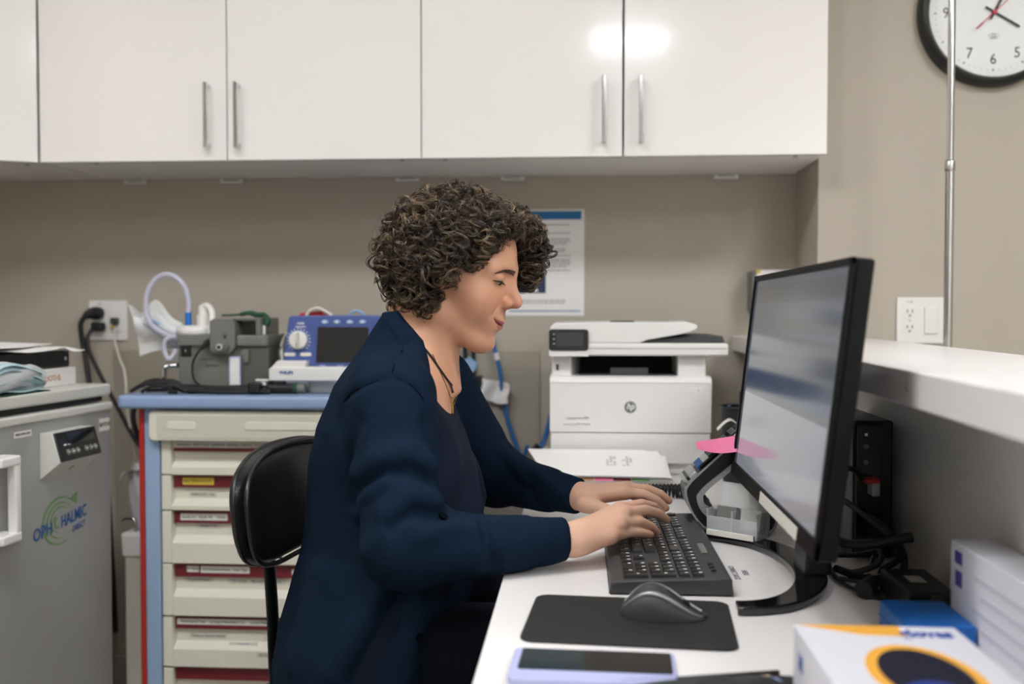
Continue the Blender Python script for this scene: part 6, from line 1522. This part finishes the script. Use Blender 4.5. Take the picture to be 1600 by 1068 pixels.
def make_curl(c, scale, nst, seg, thin=1.0, loose=0.0, face=0.3):
    n_ = (c - HC) / (HR * HR); n_ /= np.linalg.norm(n_)
    dn = np.array([0.10, 0, -1.0]); dn = dn - n_ * (dn @ n_) * 0.85; dn = dn + rg.normal(0, 0.55, 3) + n_ * (0.10 + loose)
    ringlet = rg.rand() < face
    if ringlet: dn = n_ + rg.normal(0, 0.35, 3)
    dn /= np.linalg.norm(dn)
    L = (rg.uniform(0.010, 0.022) if ringlet else rg.uniform(0.026, 0.055)) * scale; turns = rg.uniform(1.3, 2.8); rho = rg.uniform(0.0060, 0.0125); e1 = np.cross(dn, n_ + np.array([0.2, 0.31, 0.17])); e1 /= np.linalg.norm(e1); e2 = np.cross(dn, e1)
    hand_ = rg.choice([-1, 1]); ph = rg.uniform(0, 2 * PI); t = np.linspace(0, 1, seg)
    axis = c + dn * (t[:, None] - 0.5) * L - n_ * (0.012 * (t[:, None] - .35) ** 2 * 4) * scale
    lum = rg.rand(); base = DARK * (1 - lum) + MIDC * lum
    if rg.rand() < 0.20: base = base * 0.4 + LITE * 0.6
    for k in range(nst):
        a = ph + hand_ * turns * 2 * PI * t + rg.normal(0, 0.20); r_ = rho * (0.75 + 0.35 * np.sin(PI * t)) * rg.uniform(0.82, 1.16)
        sh = rg.normal(0, 0.0011, 3)
        pts = axis + sh + e1 * (r_ * np.cos(a))[:, None] + e2 * (r_ * np.sin(a))[:, None]
        rad = (0.00062 * thin) * (0.35 + 0.65 * np.sin(PI * np.clip(t * 0.9 + 0.08, 0, 1)))
        curls.append((from_head(pts), rad, np.clip(base * rg.uniform(0.75, 1.35), 0, 1)))
count = 0
while count < 1150:
    v = rg.normal(size=3); v /= np.linalg.norm(v); s_ = rg.choice([0.86, 0.93, 0.99], p=[0.22, 0.36, 0.42]) + rg.normal(0, 0.02)
    c = HC + v * HR * s_
    if c[2] < -0.090 or not hair_ok(c): continue
    if c[1] > 0.085 and rg.rand() < 0.55: continue
    make_curl(c, 1.0, 6, 23); count += 1
# curls that frame the face: over the near temple and the far side of the forehead
for k in range(60):
    t = rg.rand(); u_ = 0.112 - 0.085 * t; c = np.array([np.interp(u_, HBu, HBf) + rg.normal(0.0, 0.006), -0.060 - 0.022 * math.sin(PI * t) + rg.normal(0, 0.005), u_ + rg.normal(0, 0.004)])
    make_curl(c, 0.7, 5, 22)
for k in range(34):
    t = rg.rand(); c = np.array([0.088 + 0.020 * t + rg.normal(0, 0.005), -0.052 + 0.10 * t + rg.normal(0, 0.004), 0.100 + 0.012 * math.sin(PI * t) + rg.normal(0, 0.005)]); make_curl(c, 0.7, 5, 22)
for k in range(8):
    c = np.array([0.066, -0.056, 0.071]) + rg.normal(0, 1, 3) * np.array([0.007, 0.004, 0.008]); make_curl(c, 0.62, 5, 22, 1.0, 0.0, 0.9)
for k in range(90):
    t = rg.rand(); c = np.array([0.104 + 0.014 * math.sin(PI * t) + rg.normal(0, 0.006), 0.062 + rg.normal(0, 0.010), 0.10 - 0.085 * t + rg.normal(0, 0.004)]); make_curl(c, 0.75, 5, 22)
for k in range(40):
    c = np.array([0.098, 0.045, 0.092]) + rg.normal(0, 1, 3) * np.array([0.010, 0.014, 0.010]); make_curl(c, 0.75, 5, 22)
for k in range(70):
    t = rg.rand(); c = np.array([0.070 + 0.040 * t + rg.normal(0, 0.006), 0.045 + rg.normal(0, 0.016), 0.128 - 0.030 * t + rg.normal(0, 0.005)]); make_curl(c, 0.85, 5, 22)
for k in range(900):
    v = rg.normal(size=3); v /= np.linalg.norm(v); c = HC + v * HR * rg.uniform(0.99, 1.06)
    if c[2] < -0.03 or not hair_ok(c): continue
    make_curl(c, rg.uniform(0.9, 1.6), 1, 20, 0.36, 0.35)
SV, SQ, SC = build_strands(curls)
SV = np.concatenate([V, SV]); SC = np.concatenate([cap_c, SC]); SQ = np.concatenate([Q, SQ + len(V)])
ha = add('hair', np_mesh('hair', SV, SQ, SC), 'hair_strand', wo); ha['label'] = 'short dense dark brown curls'; ha['kind'] = 'stuff'
